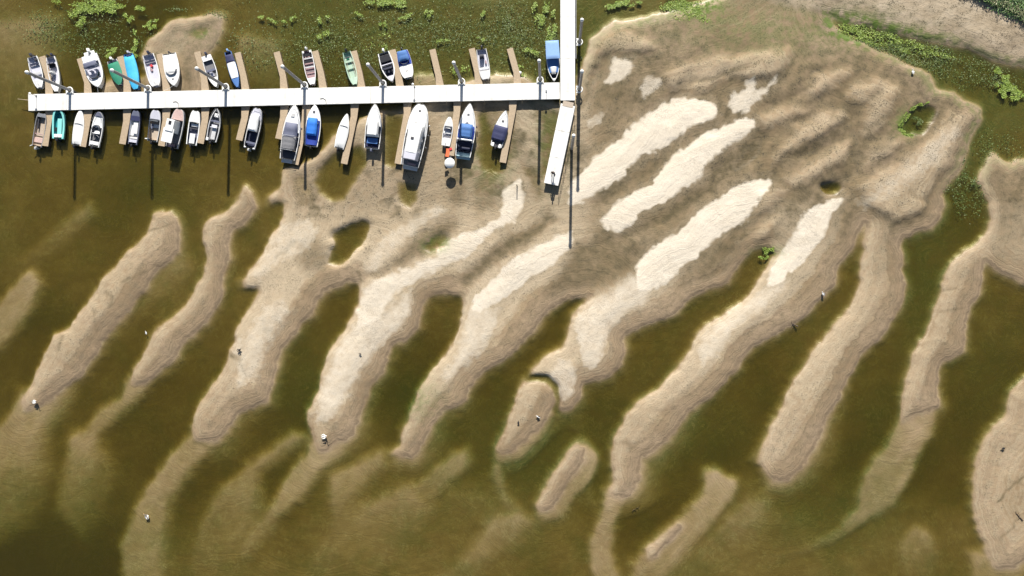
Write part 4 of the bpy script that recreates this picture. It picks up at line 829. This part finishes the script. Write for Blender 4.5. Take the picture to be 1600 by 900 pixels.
h.hull(GEL2, r); h.inner(GREYC, r, .04, .92); h.rail(r, .66, .98, .35); MB().box((.05, h.y(.8), .42), (.62, .55, .2), bev=.05).build('bow_seat', GEL, r); h.bench(SLATE, r, .62, .26, z=.4); MB().box((.14, h.y(.26), .42), (.6, 1.9, .18), bev=.05).build('sun_pad', GEL2, r); MB().box((-.58, h.y(.05), .46), (.36, .4, .2), bev=.05).build('stern_locker', CAPW, r); h.seat(LAV, r, .46, .0, w=.8); h.motor(r, BLACK, 0, .85); h.shell(DARK, r, 'anchor_locker', .9, .98, .1, 0, .02)
r, h = boat((403.5,169.5), (389,231.5), 20, 'boat with a pale grey hard top and dark navy rear cockpit', z=.6, bow=3.0, blunt=.25, st=.86, fb=.55, rim=.11)
h.hull(GEL2, r); h.inner(NAVY2, r, .04, .5); h.shell(LAV, r, 'foredeck', .72, .985, .03, 0, .10); h.shell(GEL, r, 'hard_top', .42, .82, .25, .40, .16, 3, ends=(.06, .2), skirt=.3, sh=0); h.bench(SLATE, r, .14, .3, z=.45); h.rail(r, .62, .97, .3)
for sg in (-1, 1): MB().lathe((sg * .62, h.y(.01), .35), [(.02, 0), (.12, .05), (.13, .25), (.05, .32)], 12).build('stern_light', CAPW, r, True); MB().tube([(sg * (h.w(.4) - .1), h.y(.1), .75), (sg * (h.w(.5) - .1), h.y(.5), .8)], .02, 6).build('side_rail', CHROME, r)
h.motor(r, GEL2, 0, .8, 0)
r, h = boat((461.5,164), (448.5,249), 27, 'large white boat with grey canvas enclosing its whole rear half', z=.8, bow=2.3, st=.86, fb=.75, sheer=.3)
h.hull(GEL, r); h.shell(GEL, r, 'foredeck', .5, .985, .04, 0, .18, ends=(0, .4)); h.shell(DARK, r, 'cockpit_floor', .02, .55, .12, -.1, .02); h.shell(SLATE, r, 'cockpit_canopy', .30, .66, .28, .35, .42, 2.4, ends=(.2, .25), sh=1, skirt=.4); h.shell(GREYC, r, 'rear_canopy', .16, .42, .26, .50, .30, 3, ends=(.1, .1), sh=1, skirt=.4)
for t in (.16, .42): MB().tube([(-h.w(t) + .1, h.y(t), .8), (-h.w(t) + .3, h.y(t), 1.62), (h.w(t) - .3, h.y(t), 1.62), (h.w(t) - .1, h.y(t), .8)], .03, 6).build('canopy_frame', CHROME, r)
h.rail(r, .55, .98, .4); h.screen(r, .66, .3, inset=.3); MB().box((0, h.y(-.02), .35), (1.9, .6, .08), bev=.03).build('swim_platform', GEL2, r); h.hatch(r, .8, .45, .16, GEL2); h.cleats(r); h.fenders(r, 1)
r, h = boat((493,164), (486,228), 23.5, 'white boat with a bright blue two tone canopy', z=.6, bow=2.4, st=.84, fb=.6)
h.hull(GEL, r); h.shell(GEL, r, 'foredeck', .62, .985, .03, 0, .12, ends=(0, .3)); h.shell(BLUED, r, 'cockpit_cover', .02, .62, .14, .03, .25, 2.5, sh=1); h.shell(BLUE, r, 'canopy', .24, .66, .36, .50, .25, 3, ends=(.1, .3), sh=1, skirt=.35); h.screen(r, .68, .3); h.hatch(r, .82, .28, .08); h.motor(r, BLACK, 0, .9); h.cleats(r); rope(r, h, -1)
r, h = boat((543.5,178.5), (530,232), 17.5, 'small white closed boat beside the long finger over sand', z=.5, bow=1.9, st=.84)
h.hull(GEL, r); h.shell(CAPW, r, 'cover', .03, .985, .0, .02, .20, 1.8, ends=(.1, .4)); MB().tube([(-.55, h.y(.63), .7), (0, h.y(.64), .78), (.55, h.y(.63), .7)], .035, 6).build('cover_strap', GREYC, r); h.motor(r, BLACK, -.1, .8)
r, h = boat((587.5,163.5), (581,232), 25, 'white cuddy cabin boat with a blue stern panel', 'cabin boat', z=.8, bow=2.0, st=.92, fb=.7, sheer=.3)
h.hull(GEL, r); h.shell(GEL, r, 'foredeck', .5, .985, .03, 0, .20, ends=(0, .5)); h.shell(GEL, r, 'cabin', .26, .66, .28, .30, .42, 3, ends=(.06, .3), skirt=.4); h.inner(NAVY, r, .04, .26, zf=.3); MB().box((0, h.y(.17), .72), (1.5, .8, .1), bev=.04).build('aft_seat', BLUEM, r); MB().box((.86, h.y(.42), .95), (.06, 1.1, .3), bev=.01).build('side_window', GLASS, r); MB().box((-.86, h.y(.42), .95), (.06, 1.1, .3), bev=.01).build('side_window', GLASS, r); h.motor(r, SLATE, 0, 1); h.rail(r, .6, .98, .35); h.cleats(r)
r, h = boat((659.5,163.5), (640,259), 32.5, 'largest white cabin cruiser with rounded bow and closed roof', 'cabin cruiser', z=1.2, bow=3.2, blunt=.12, st=.86, fb=1.0, sheer=.35)
h.hull(GEL, r); h.shell(GEL, r, 'foredeck', .5, .985, .02, 0, .28, ends=(0, .4)); cb = h.shell(GEL, r, 'cabin', .15, .72, .32, .35, .75, 3.5, ends=(.04, .35), skirt=.5)
h.shell(LAV, r, 'rear_canopy', .09, .22, .30, .60, .45, 4, skirt=.5); MB().box((-.12, h.y(.42), 2.14), (.42, .34, .08), bev=.03).build('roof_hatch', DARK, cb)
for sg in (-1, 1):
    for t in (.34, .5): MB().box((sg * (h.w(t) - .30), h.y(t), 1.35), (.05, 1.05, .36), bev=.01).build('side_window', GLASS, cb)
h.shell(GREYC, r, 'cockpit_floor', .0, .1, .12, -.12, .02); h.screen(r, .70, .30, inset=.5, z=.35); h.hatch(r, .88, .3, .15); MB().box((0, h.y(-.025), .4), (2.1, .55, .08), bev=.03).build('swim_platform', GEL2, r); h.rail(r, .45, .98, .45); MB().box((.2, h.y(.03), 1.0), (1.2, .3, .12), bev=.04).build('aft_seat', MAROON, r)
h.fenders(r, 1, (.35, .55, .7), CAPW); h.cleats(r)
r, h = boat((703.5,183.5), (696.5,228), 15, 'small white launch with a black outboard beside the round parasol', z=.5, bow=2.8, blunt=.15, st=.86)
h.hull(GEL, r); h.inner(LAV, r, .1, .72); h.shell(GEL, r, 'foredeck', .68, .985, .02, 0, .06); h.shell(GEL, r, 'aft_deck', .0, .26, .02, 0, .05); h.screen(r, .68, .2, wrap=.1, rake=1.2); h.bench(GREYC, r, .32, .16, z=.44); h.bench(GEL, r, .46, .3, z=.4); h.motor(r, BLACK, -.05, .95)
r, h = boat((735.5,163), (723.5,245), 27.5, 'white cruiser with mid blue canopy and white radar arch', 'cabin cruiser', z=.8, bow=1.9, st=.84, fb=.8, sheer=.35, mid=.45)
h.hull(GEL, r); h.shell(GEL, r, 'foredeck', .5, .985, .03, 0, .22, ends=(0, .5)); h.inner(NAVY2, r, .1, .34, zf=.4); h.shell(BLUED, r, 'cockpit_cover', .32, .60, .14, .05, .4, 3, ends=(.05, .2), sh=1); h.shell(BLUEM, r, 'canopy', .34, .60, .36, .50, .35, 3, ends=(.1, .3), sh=1, skirt=.4)
MB().tube([(-h.w(.3) + .08, h.y(.27), .8), (-h.w(.3) + .22, h.y(.30), 1.5), (-.5, h.y(.32) - .2, 1.66), (.5, h.y(.32) - .2, 1.66), (h.w(.3) - .22, h.y(.30), 1.5), (h.w(.3) - .08, h.y(.27), .8)], .12, 8).build('radar_arch', GEL, r, True)
MB().box((0, h.y(.02), .42), (2.0, .95, .10), bev=.04).build('swim_platform', TEAL, r); MB().box((0, h.y(.15), .75), (1.7, .4, .25), bev=.06).build('aft_seat', NAVY2, r); h.hatch(r, .78, .3, .14); h.hatch(r, .62, .26, .3, SLATE); h.rail(r, .5, .98, .45); h.cleats(r); h.screen(r, .63, .3, inset=.35, z=.1); h.fenders(r, 1, (.4, .6))
r, h = boat((791,173.5), (775,229), 20.5, 'white pointed boat with a navy cockpit cover resting over a puddle', z=.6, bow=1.9, st=.84, fb=.55)
h.hull(GEL, r); h.shell(GEL, r, 'foredeck', .5, .985, .02, 0, .10, ends=(0, .5)); h.shell(NAVY, r, 'cockpit_cover', .16, .56, -.06, .12, .28, 3, ends=(.1, .15), sh=1, skirt=.15); h.shell(DARK, r, 'cockpit_floor', .0, .18, .1, -.1, .02); h.hatch(r, .70, .26, .06)
for sg in (-1, 1): MB().box((sg * .5, h.y(.03), .55), (.36, .55, .22), bev=.08).build('stern_seat', CAPW, r)
h.motor(r, BLACK, 0, .9); h.rail(r, .6, .98, .3)

# ------------------------------------------------------------------ small things on the jetties
c = P(704, 245, .45); ti = P(706, 259, 1.5)
t = thing('parasol', 'round white parasol standing at the tip of a finger jetty', 'parasol', (c.x, c.y - .2, .45))
MB().tube([(0, 0, 0), (.05, -.9, 1.25)], .025, 8).build('pole', CHROME, t)
rows = [(.03, .30), (.3, .26), (.55, .16), (.72, .03), (.73, -.04)]
MB().lathe((.05, -.9, 1.15), rows, 16).build('canopy', CAPW, t, True); MB().lathe((0, 0, 0), [(.22, 0), (.22, .06), (.05, .1)], 14).build('foot', DARK, t)
c = P(701, 240, .48)
tag(MB().box((c.x - .15, c.y + .15, .475), (.55, 1.2, .04), -.12, .015).build('towel', ORANGE), 'orange towel spread on the finger jetty beside the parasol', 'towel')
c = P(704, 233, .48)
tag(MB().box((c.x, c.y, .50), (.42, .34, .1), .3, .04).build('bag', RED), 'small red bag lying just above the orange towel', 'bag')
c = P(699, 262, 0); gz = ground_z(699, 262)
t = thing('folding_chair', 'dark folding chair on the sand beneath the parasol', 'chair', (c.x, c.y, gz + .02), .4)
MB().box((0, 0, .4), (.5, .45, .04), bev=.015).build('seat', DARK, t); MB().box((0, .24, .66), (.5, .04, .45), bev=.015).build('backrest', DARK, t)
for sx in (-.22, .22):
    for sy in (-.2, .2): MB().tube([(sx, sy, 0), (sx, sy, .39)], .015, 6).build('leg', CHROME, t)
c = P(812.5, 114, .1); tag(MB().lathe((c.x, c.y, .0), [(.02, 0), (.2, .06), (.24, .18), (.18, .3), (.03, .36)], 14).build('mooring_buoy', CAPW, None, True), 'small white float lying beside an empty finger jetty', 'buoy')
# lamp posts and hose reels on the deck
def deck_lamp(px, off, label, hgt=1.1):
    p = dock_pt(px, off); t = thing('deck_lamp', label, 'lamp post', (p.x, p.y, DZ), dang, 'low lamp posts on the pontoon')
    MB().tube([(0, 0, 0), (0, 0, hgt)], .035, 8).build('post', STEEL, t); MB().lathe((0, 0, hgt), [(.05, 0), (.15, .03), (.16, .12), (.04, .18)], 12).build('lamp_head', CAPW, t); MB().box((0, 0, .03), (.24, .24, .06), bev=.01).build('base_plate', STEEL, t)
deck_lamp(57, .9, 'low lamp post at the outer left end of the pontoon'); deck_lamp(648, 1.0, 'low lamp post near the blue canopied boat and the largest cruiser')
deck_lamp(853.5, -.1, 'low lamp post at the right end of the pontoon near the walkway', .7)
for px, lb in ((276, 'curved grey water hose on the pontoon near the pink decked boat'), (506, 'curved grey water hose on the pontoon above the bright blue canopy boat')):
    p = dock_pt(px, -.75); z = DZ + .035
    tag(MB().tube([(p.x - .5, p.y + .35, z), (p.x - .1, p.y + .42, z), (p.x + .22, p.y + .2, z), (p.x + .3, p.y - .1, z), (p.x + .32, p.y - .38, z)], .03, 6).build('water_hose', DARK), lb, 'hose')
c = P(44, 157, .6); tag(MB().tube([(c.x + .3, c.y, .6), (c.x - 1.6, c.y + .25, .45)], [.05, .035], 8).build('boat_boom', WOOD), 'thin wooden boom sticking out from the outer end of the pontoon', 'boom')
# stake and driftwood
gz = ground_z(808, 291); c = P(808, 291, gz); tag(MB().tube([(c.x, c.y, gz - .3), (c.x + .01, c.y, gz + 1.15)], [.08, .06], 10).build('wooden_stake', WOODD), 'single dark stake standing on pale sand left of the gangway', 'stake')
def wood(px, py, L, ang, label, seed=1):
    rnd = random.Random(seed); gz = ground_z(px, py); c = P(px, py, gz); d = Vector((math.cos(ang), math.sin(ang), 0)); n = Vector((-d.y, d.x, 0)); t = thing('driftwood', label, 'driftwood', (c.x, c.y, gz), 0, None)
    pts = [d * (L * (i / 6 - .5)) + n * rnd.uniform(-.08, .08) + Vector((0, 0, .05)) for i in range(7)]
    MB().tube(pts, [.09 - .011 * i for i in range(7)], 8).build('trunk', WOODD, t)
    for i in (2, 3, 4): MB().tube([pts[i], pts[i] + d * L * .13 + n * L * .18 * rnd.choice((-1, 1)) + Vector((0, 0, .18))], [.04, .012], 6).build('branch', WOODD, t)
wood(1239, 506, 1.5, 2.6, 'dark branched driftwood at the edge of a sand bar near a white gull', 3)
wood(1592, 806, 1.6, 2.3, 'dark driftwood stick on the sand at the lower right edge', 5)
wood(994, 794, 1.3, .6, 'thin driftwood stranded in shallow water right of a narrow bar', 8)

# ------------------------------------------------------------------ birds
FEW = mat('white feathers', (.82, .82, .80), .8, .05, 20); FEG = mat('grey feathers', (.40, .41, .43), .8, .08, 20); FEB = mat('black feathers', (.02, .02, .022), .6, .2, 20); BEAK = mat('orange beak', (.75, .28, .05), .5, .05, 20); FEBR = mat('brown grey feathers', (.25, .21, .17), .8, .15, 20)
def bird(px, py, s, ang, label, cat, body, wing, swan=False, spread=0.0):
    gz = max(ground_z(px, py), -.03 if swan else -.5); gz = max(gz, -.03); c = P(px, py, gz); lg = .0 if gz < 0 else .16 * s
    t = thing(cat, label, cat, (c.x, c.y, gz), ang)
    L = s * 1.0; z = lg + .2 * s
    if swan: neck = [(0, .34, .20), (0, .44, .34), (0, .46, .55), (0, .50, .66), (0, .60, .66), (0, .68, .62)]; rr = [.09, .055, .045, .045, .055, .025]
    else: neck = [(0, .34, .06), (0, .44, .14), (0, .52, .20), (0, .60, .20), (0, .66, .19)]; rr = [.12, .09, .085, .07, .02]
    bp = [(0, -.62, .04), (0, -.45, .05), (0, -.22, .02), (0, .02, 0), (0, .20, .02)]; br = [.02, .08, .15, .17, .14]
    MB().tube([Vector(p) * L + Vector((0, 0, z)) for p in bp + neck], [q * L for q in br + rr], 12).build('body', body, t, True)
    hd = Vector(neck[-1]) * L + Vector((0, 0, z)); MB().tube([hd, hd + Vector((0, .12 * L, -.03 * L))], [.026 * L, .006 * L], 6).build('beak', BEAK if body is not FEB else BLACK, t)
    for sg in (-1, 1):
        a = [Vector((sg * .16, .18, .12)), Vector((sg * (.24 + spread), -.02, .14)), Vector((sg * (.12 + spread * 1.6), -.55, .10))]
        MB().tube([q * L + Vector((0, 0, z)) for q in a], [.07 * L, .11 * L, .02 * L], 8).build('wing', wing, t, True)
        if lg: MB().tube([(sg * .07 * L, 0, z - .15 * L), (sg * .07 * L, .01, .0), (sg * .07 * L, .08 * L, .0)], .014 * s, 5).build('leg', BEAK if body is not FEB else BLACK, t)
    return t
bird(57, 627, .72, math.radians(-68), 'white swan with dark shadow on the low tip of the leftmost long bar', 'swan', FEW, FEW, True, .05)
bird(231, 806, .8, math.radians(20), 'pale grey brown swan wading in the shallows at lower left', 'swan', FEBR, FEW, True)
bird(508, 681, .8, math.radians(-72), 'bright white swan at the tip of a pale sand bar', 'swan', FEW, FEW, True, .12)
bird(1285, 459, .55, math.radians(30), 'white gull standing at a bar edge above the dark driftwood', 'gull', FEW, FEG)
bird(1425, 113, .6, math.radians(10), 'white gull on grey sand near the green channel at upper right', 'gull', FEW, FEW)
bird(375, 547, .6, math.radians(-50), 'black bird standing on a white dry spot of a sand bar', 'crow', FEB, FEB, False, .10)
bird(841, 651, .55, math.radians(60), 'white and dark gull on the small cut off bar island', 'gull', FEW, FEB)
bird(810, 660, .45, math.radians(0), 'small black bird on the cut off bar island', 'crow', FEB, FEB)
bird(1566, 700, .5, math.radians(80), 'black bird on the broad sand bar at the lower right edge', 'crow', FEB, FEB)
bird(563, 553, .35, math.radians(80), 'tiny black bird on the long bar left of centre', 'crow', FEB, FEB)
bird(229, 520, .4, math.radians(20), 'small white gull on the water between two bars at left', 'gull', FEW, FEG)

# ------------------------------------------------------------------ person on the gangway
def skin(name, verts, edges, radii, m, parent, sub=1):
    me_ = bpy.data.meshes.new(name); me_.from_pydata(verts, edges, []); o = bpy.data.objects.new(name, me_); C.objects.link(o); o.parent = parent
    md = o.modifiers.new('skin', 'SKIN'); md.use_smooth_shade = True
    if sub: sd = o.modifiers.new('sub', 'SUBSURF'); sd.levels = sd.render_levels = sub
    for i, r_ in enumerate(radii):
        v = me_.skin_vertices[0].data[i]; v.radius = r_ if isinstance(r_, tuple) else (r_, r_); v.use_root = (i == 0)
    me_.materials.append(m); return o
SKN = mat('skin', (.5, .32, .24), .6, .05, 20); JK = mat('dark jacket cloth', (.03, .032, .04), .8, .15, 14, bump=.3); TR = mat('dark blue trouser cloth', (.035, .045, .08), .8, .15, 14, bump=.3); HAIR = mat('dark brown hair', (.03, .02, .015), .7, .2, 20)
pp = P(864, 272, DZ)
per = thing('person', 'person in a dark jacket and dark trousers walking on the gangway', 'person', (pp.x, pp.y, DZ - .005), math.radians(168))
J = dict(pel=(0,0,.95), spi=(0,.01,1.15), che=(0,0,1.38), nek=(0,.01,1.50), hed=(0,.03,1.62), top=(0,.02,1.72), lsh=(.18,0,1.42), lel=(.26,-.08,1.16), lwr=(.27,.10,.95), lha=(.27,.16,.88), rsh=(-.18,0,1.42), rel=(-.25,.04,1.14), rwr=(-.26,.22,.98), rha=(-.26,.28,.92),
  lhi=(.10,0,.90), lkn=(.11,.16,.52), lan=(.11,.06,.10), lto=(.12,.22,.04), rhi=(-.10,0,.90), rkn=(-.11,-.02,.50), ran=(-.11,-.26,.13), rto=(-.12,-.12,.04))
names_ = list(J); ve = [J[k] for k in names_]; ix = {k: i for i, k in enumerate(names_)}
ed = [('pel','spi'),('spi','che'),('che','nek'),('nek','hed'),('hed','top'),('che','lsh'),('lsh','lel'),('lel','lwr'),('lwr','lha'),('che','rsh'),('rsh','rel'),('rel','rwr'),('rwr','rha'),('pel','lhi'),('lhi','lkn'),('lkn','lan'),('lan','lto'),('pel','rhi'),('rhi','rkn'),('rkn','ran'),('ran','rto')]
rd = dict(pel=(.14,.10), spi=(.13,.09), che=(.16,.11), nek=.055, hed=.088, top=.07, lsh=.06, lel=.042, lwr=.028, lha=.032, rsh=.06, rel=.042, rwr=.028, rha=.032, lhi=.085, lkn=.058, lan=.04, lto=.03, rhi=.085, rkn=.058, ran=.04, rto=.03)
ee = [(ix[a], ix[b]) for a, b in ed]; rv = [rd[k] for k in names_]
for hk in ('lha', 'rha'):
    b = Vector(J[hk]); sx = 1 if hk[0] == 'l' else -1
    for i in range(5):
        q = b + Vector(((i - 2) * .018 * sx, .05 if i else .01, -.05 - .01 * (2 - abs(i - 2)))); ve.append(tuple(q)); rv.append(.0085); ee.append((ix[hk], len(ve) - 1))
body = skin('body', ve, ee, rv, SKN, per)
def sub(keys, edges, grow, nm, m, extra={}):
    ks = list(keys); vi = {k: i for i, k in enumerate(ks)}
    r2 = [tuple(x + grow for x in rd[k]) if isinstance(rd[k], tuple) else rd[k] + grow for k in ks]
    return skin(nm, [J[k] for k in ks], [(vi[a], vi[b]) for a, b in edges], r2, m, per)
sub(('spi','che','lsh','lel','lwr','rsh','rel','rwr','pel'), [('pel','spi'),('spi','che'),('che','lsh'),('lsh','lel'),('lel','lwr'),('che','rsh'),('rsh','rel'),('rel','rwr')], .022, 'jacket', JK)
sub(('pel','lhi','lkn','lan','rhi','rkn','ran'), [('pel','lhi'),('lhi','lkn'),('lkn','lan'),('pel','rhi'),('rhi','rkn'),('rkn','ran')], .014, 'trousers', TR)
hm = MB().lathe((0, .0, 1.60), [(.085, 0), (.105, .06), (.10, .13), (.06, .19), (.01, .205)], 14).build('hair', HAIR, per, True)
for kx, kn in ((.12, 'lto'), (-.12, 'rto')): MB().box((J[kn][0], J[kn][1] - .05, .045), (.10, .28, .08), 0, .03).build('shoe', BLACK, per)
MB().box((-.33, .24, .78), (.12, .34, .26), 0, .05).build('bag', DARK, per)

# ------------------------------------------------------------------ weed mats, submerged tufts and bank vegetation (uncountable)
def leaf_field(name, label, spots, m, zf, size, flat=.35, kind='stuff', seed=1, hh=.05):
    rnd = random.Random(seed); mb_v = []; mb_f = []
    for (cx, cy, rx, ry, n, rot) in spots:
        ca, sa = math.cos(rot), math.sin(rot); cl = [(rnd.gauss(0, .55), rnd.gauss(0, .55)) for _ in range(max(3, n // 38))]
        for _ in range(n):
            g = rnd.choice(cl); u = g[0] + rnd.gauss(0, .17); v = g[1] + rnd.gauss(0, .17)
            px = cx + (u * rx * ca - v * ry * sa); py = cy + (u * rx * sa + v * ry * ca)
            z0 = zf(px, py) + rnd.random() * hh; c = P(px, py, z0); s = size * rnd.uniform(.5, 1.5); a = rnd.uniform(0, 6.28); tl = rnd.gauss(0, flat); tw = rnd.gauss(0, flat)
            d = Vector((math.cos(a), math.sin(a), tl)); e = Vector((-math.sin(a), math.cos(a), tw)) * .45; k = len(mb_v)
            mb_v += [c - d * s, c + e * s * .7, c + d * s, c - e * s * .7]; mb_f.append((k, k + 1, k + 2, k + 3))
    me_ = bpy.data.meshes.new(name); me_.from_pydata([tuple(v) for v in mb_v], [], mb_f); me_.update(); o = put(name, me_, m); tag(o, label, None, None, kind); return o
def leafmat(name, a, b):
    m = bpy.data.materials.new(name); m.use_nodes = True; nt = m.node_tree; bb = nt.nodes['Principled BSDF']; bb.inputs['Roughness'].default_value = .6
    ob = nd(nt, 'ShaderNodeNewGeometry'); cr = nd(nt, 'ShaderNodeMix', data_type='RGBA'); cr.inputs[6].default_value = (*a, 1); cr.inputs[7].default_value = (*b, 1)
    nt.links.new(ob.outputs['Random Per Island'], cr.inputs[0]); nt.links.new(cr.outputs[2], bb.inputs['Base Color']); return m
LG = leafmat('bright water weed', (.14, .22, .025), (.26, .34, .05)); LD = leafmat('dim water weed', (.05, .09, .015), (.12, .16, .03)); LS = leafmat('bank shrubs', (.05, .12, .03), (.14, .24, .06)); LP = leafmat('pale reed leaves', (.18, .20, .09), (.3, .3, .16))
near0 = lambda x, y: .012
leaf_field('floating_weed', 'bright yellow green weed floating on the shallow water', [
 (140,14,26,12,900,.2),(128,30,12,12,260,0),(175,8,22,8,500,.1),(222,14,12,7,200,0),(203,27,8,10,140,0),(238,37,8,7,110,0),(212,70,8,10,160,0),(172,84,7,6,160,0),(180,77,6,5,90,0),(210,82,10,6,90,0),(236,34,14,5,70,-.3),
 (455,28,6,5,60,0),(503,30,10,6,90,0),(430,30,12,5,110,.2),(410,28,8,5,60,0),(500,52,10,9,120,1),(600,5,22,5,500,0),(627,4,14,5,200,0),(638,24,14,6,110,-.4),(672,22,7,7,90,0),(602,38,6,8,60,0),(558,20,9,4,70,.5),(755,20,6,6,90,0),(692,65,12,5,70,0),(750,60,5,4,50,0),
 (848,20,12,22,330,.2),(865,50,8,24,200,0),(835,75,14,10,130,0),(975,6,18,5,420,-.2),(993,3,8,4,120,0),(962,12,6,4,80,0),(1563,112,8,6,330,0),(1575,128,7,11,400,-.6),(1570,142,9,10,400,.4),(1590,150,9,7,260,0),(1582,140,12,9,200,0),(808,110,20,14,70,0),(705,110,20,16,60,0),(590,80,30,25,50,0)], LG, near0, .17, .25, seed=2)
leaf_field('channel_weed', 'green weed carpet in the shallow channel below the far bank', [
 (1330,45,32,10,420,.25),(1375,60,40,12,520,.3),(1425,74,34,11,420,.3),(1460,86,30,9,160,.3),(1345,60,26,8,200,.2),(1075,14,26,14,1100,.1),(1062,6,24,8,600,0),(1198,392,9,6,260,-.5),(1190,402,7,5,160,0)], LG, lambda x, y: max(ground_z(x, y), 0) + .01, .13, .35, seed=4)
leaf_field('algae_rim', 'pale green algae fringing the small pool at the upper right', [
 (1408,195,3,10,330,.3),(1420,178,10,4,300,-.9),(1430,167,12,3,300,-.4),(1422,212,14,2.6,380,.1),(1411,205,5,5,200,0),(1440,165,7,3,120,0)], LG, lambda x, y: max(ground_z(x, y), 0) + .01, .10, .3, seed=6)
leaf_field('submerged_weed', 'dim weed tufts scattered in the shallow water', [
 (480,60,130,50,2200,0),(700,60,150,50,2600,0),(820,60,60,60,1500,0),(130,50,90,40,1500,0),(60,40,60,30,300,0),(1545,230,45,55,500,0),(1500,330,25,60,500,0),(1510,290,20,30,250,0),(1450,100,60,18,900,.4),(1390,72,50,14,800,.3),(1540,120,60,24,800,.4),(1475,85,60,12,400,.4),(600,20,230,22,900,0),(1390,195,1,1,1,0),(1438,187,14,10,130,0),(300,20,60,12,260,0)], LD, near0, .11, .3, seed=8)
leaf_field('bank_vegetation', 'low green shrubs and weeds on the far bank at upper right', [(1572,2,75,14,5500,.42),(1680,50,90,26,4000,.45),(1480,-40,60,16,1500,.3)], LS, lambda x, y: ground_z(x, y) + .02, .16, .5, seed=10, hh=.4)
leaf_field('bank_reeds', 'pale reed clumps among the shrubs of the far bank', [(1570,4,60,10,1900,.42),(1540,-8,60,9,1200,.4)], LP, lambda x, y: ground_z(x, y) + .05, .17, .6, seed=12, hh=.4)
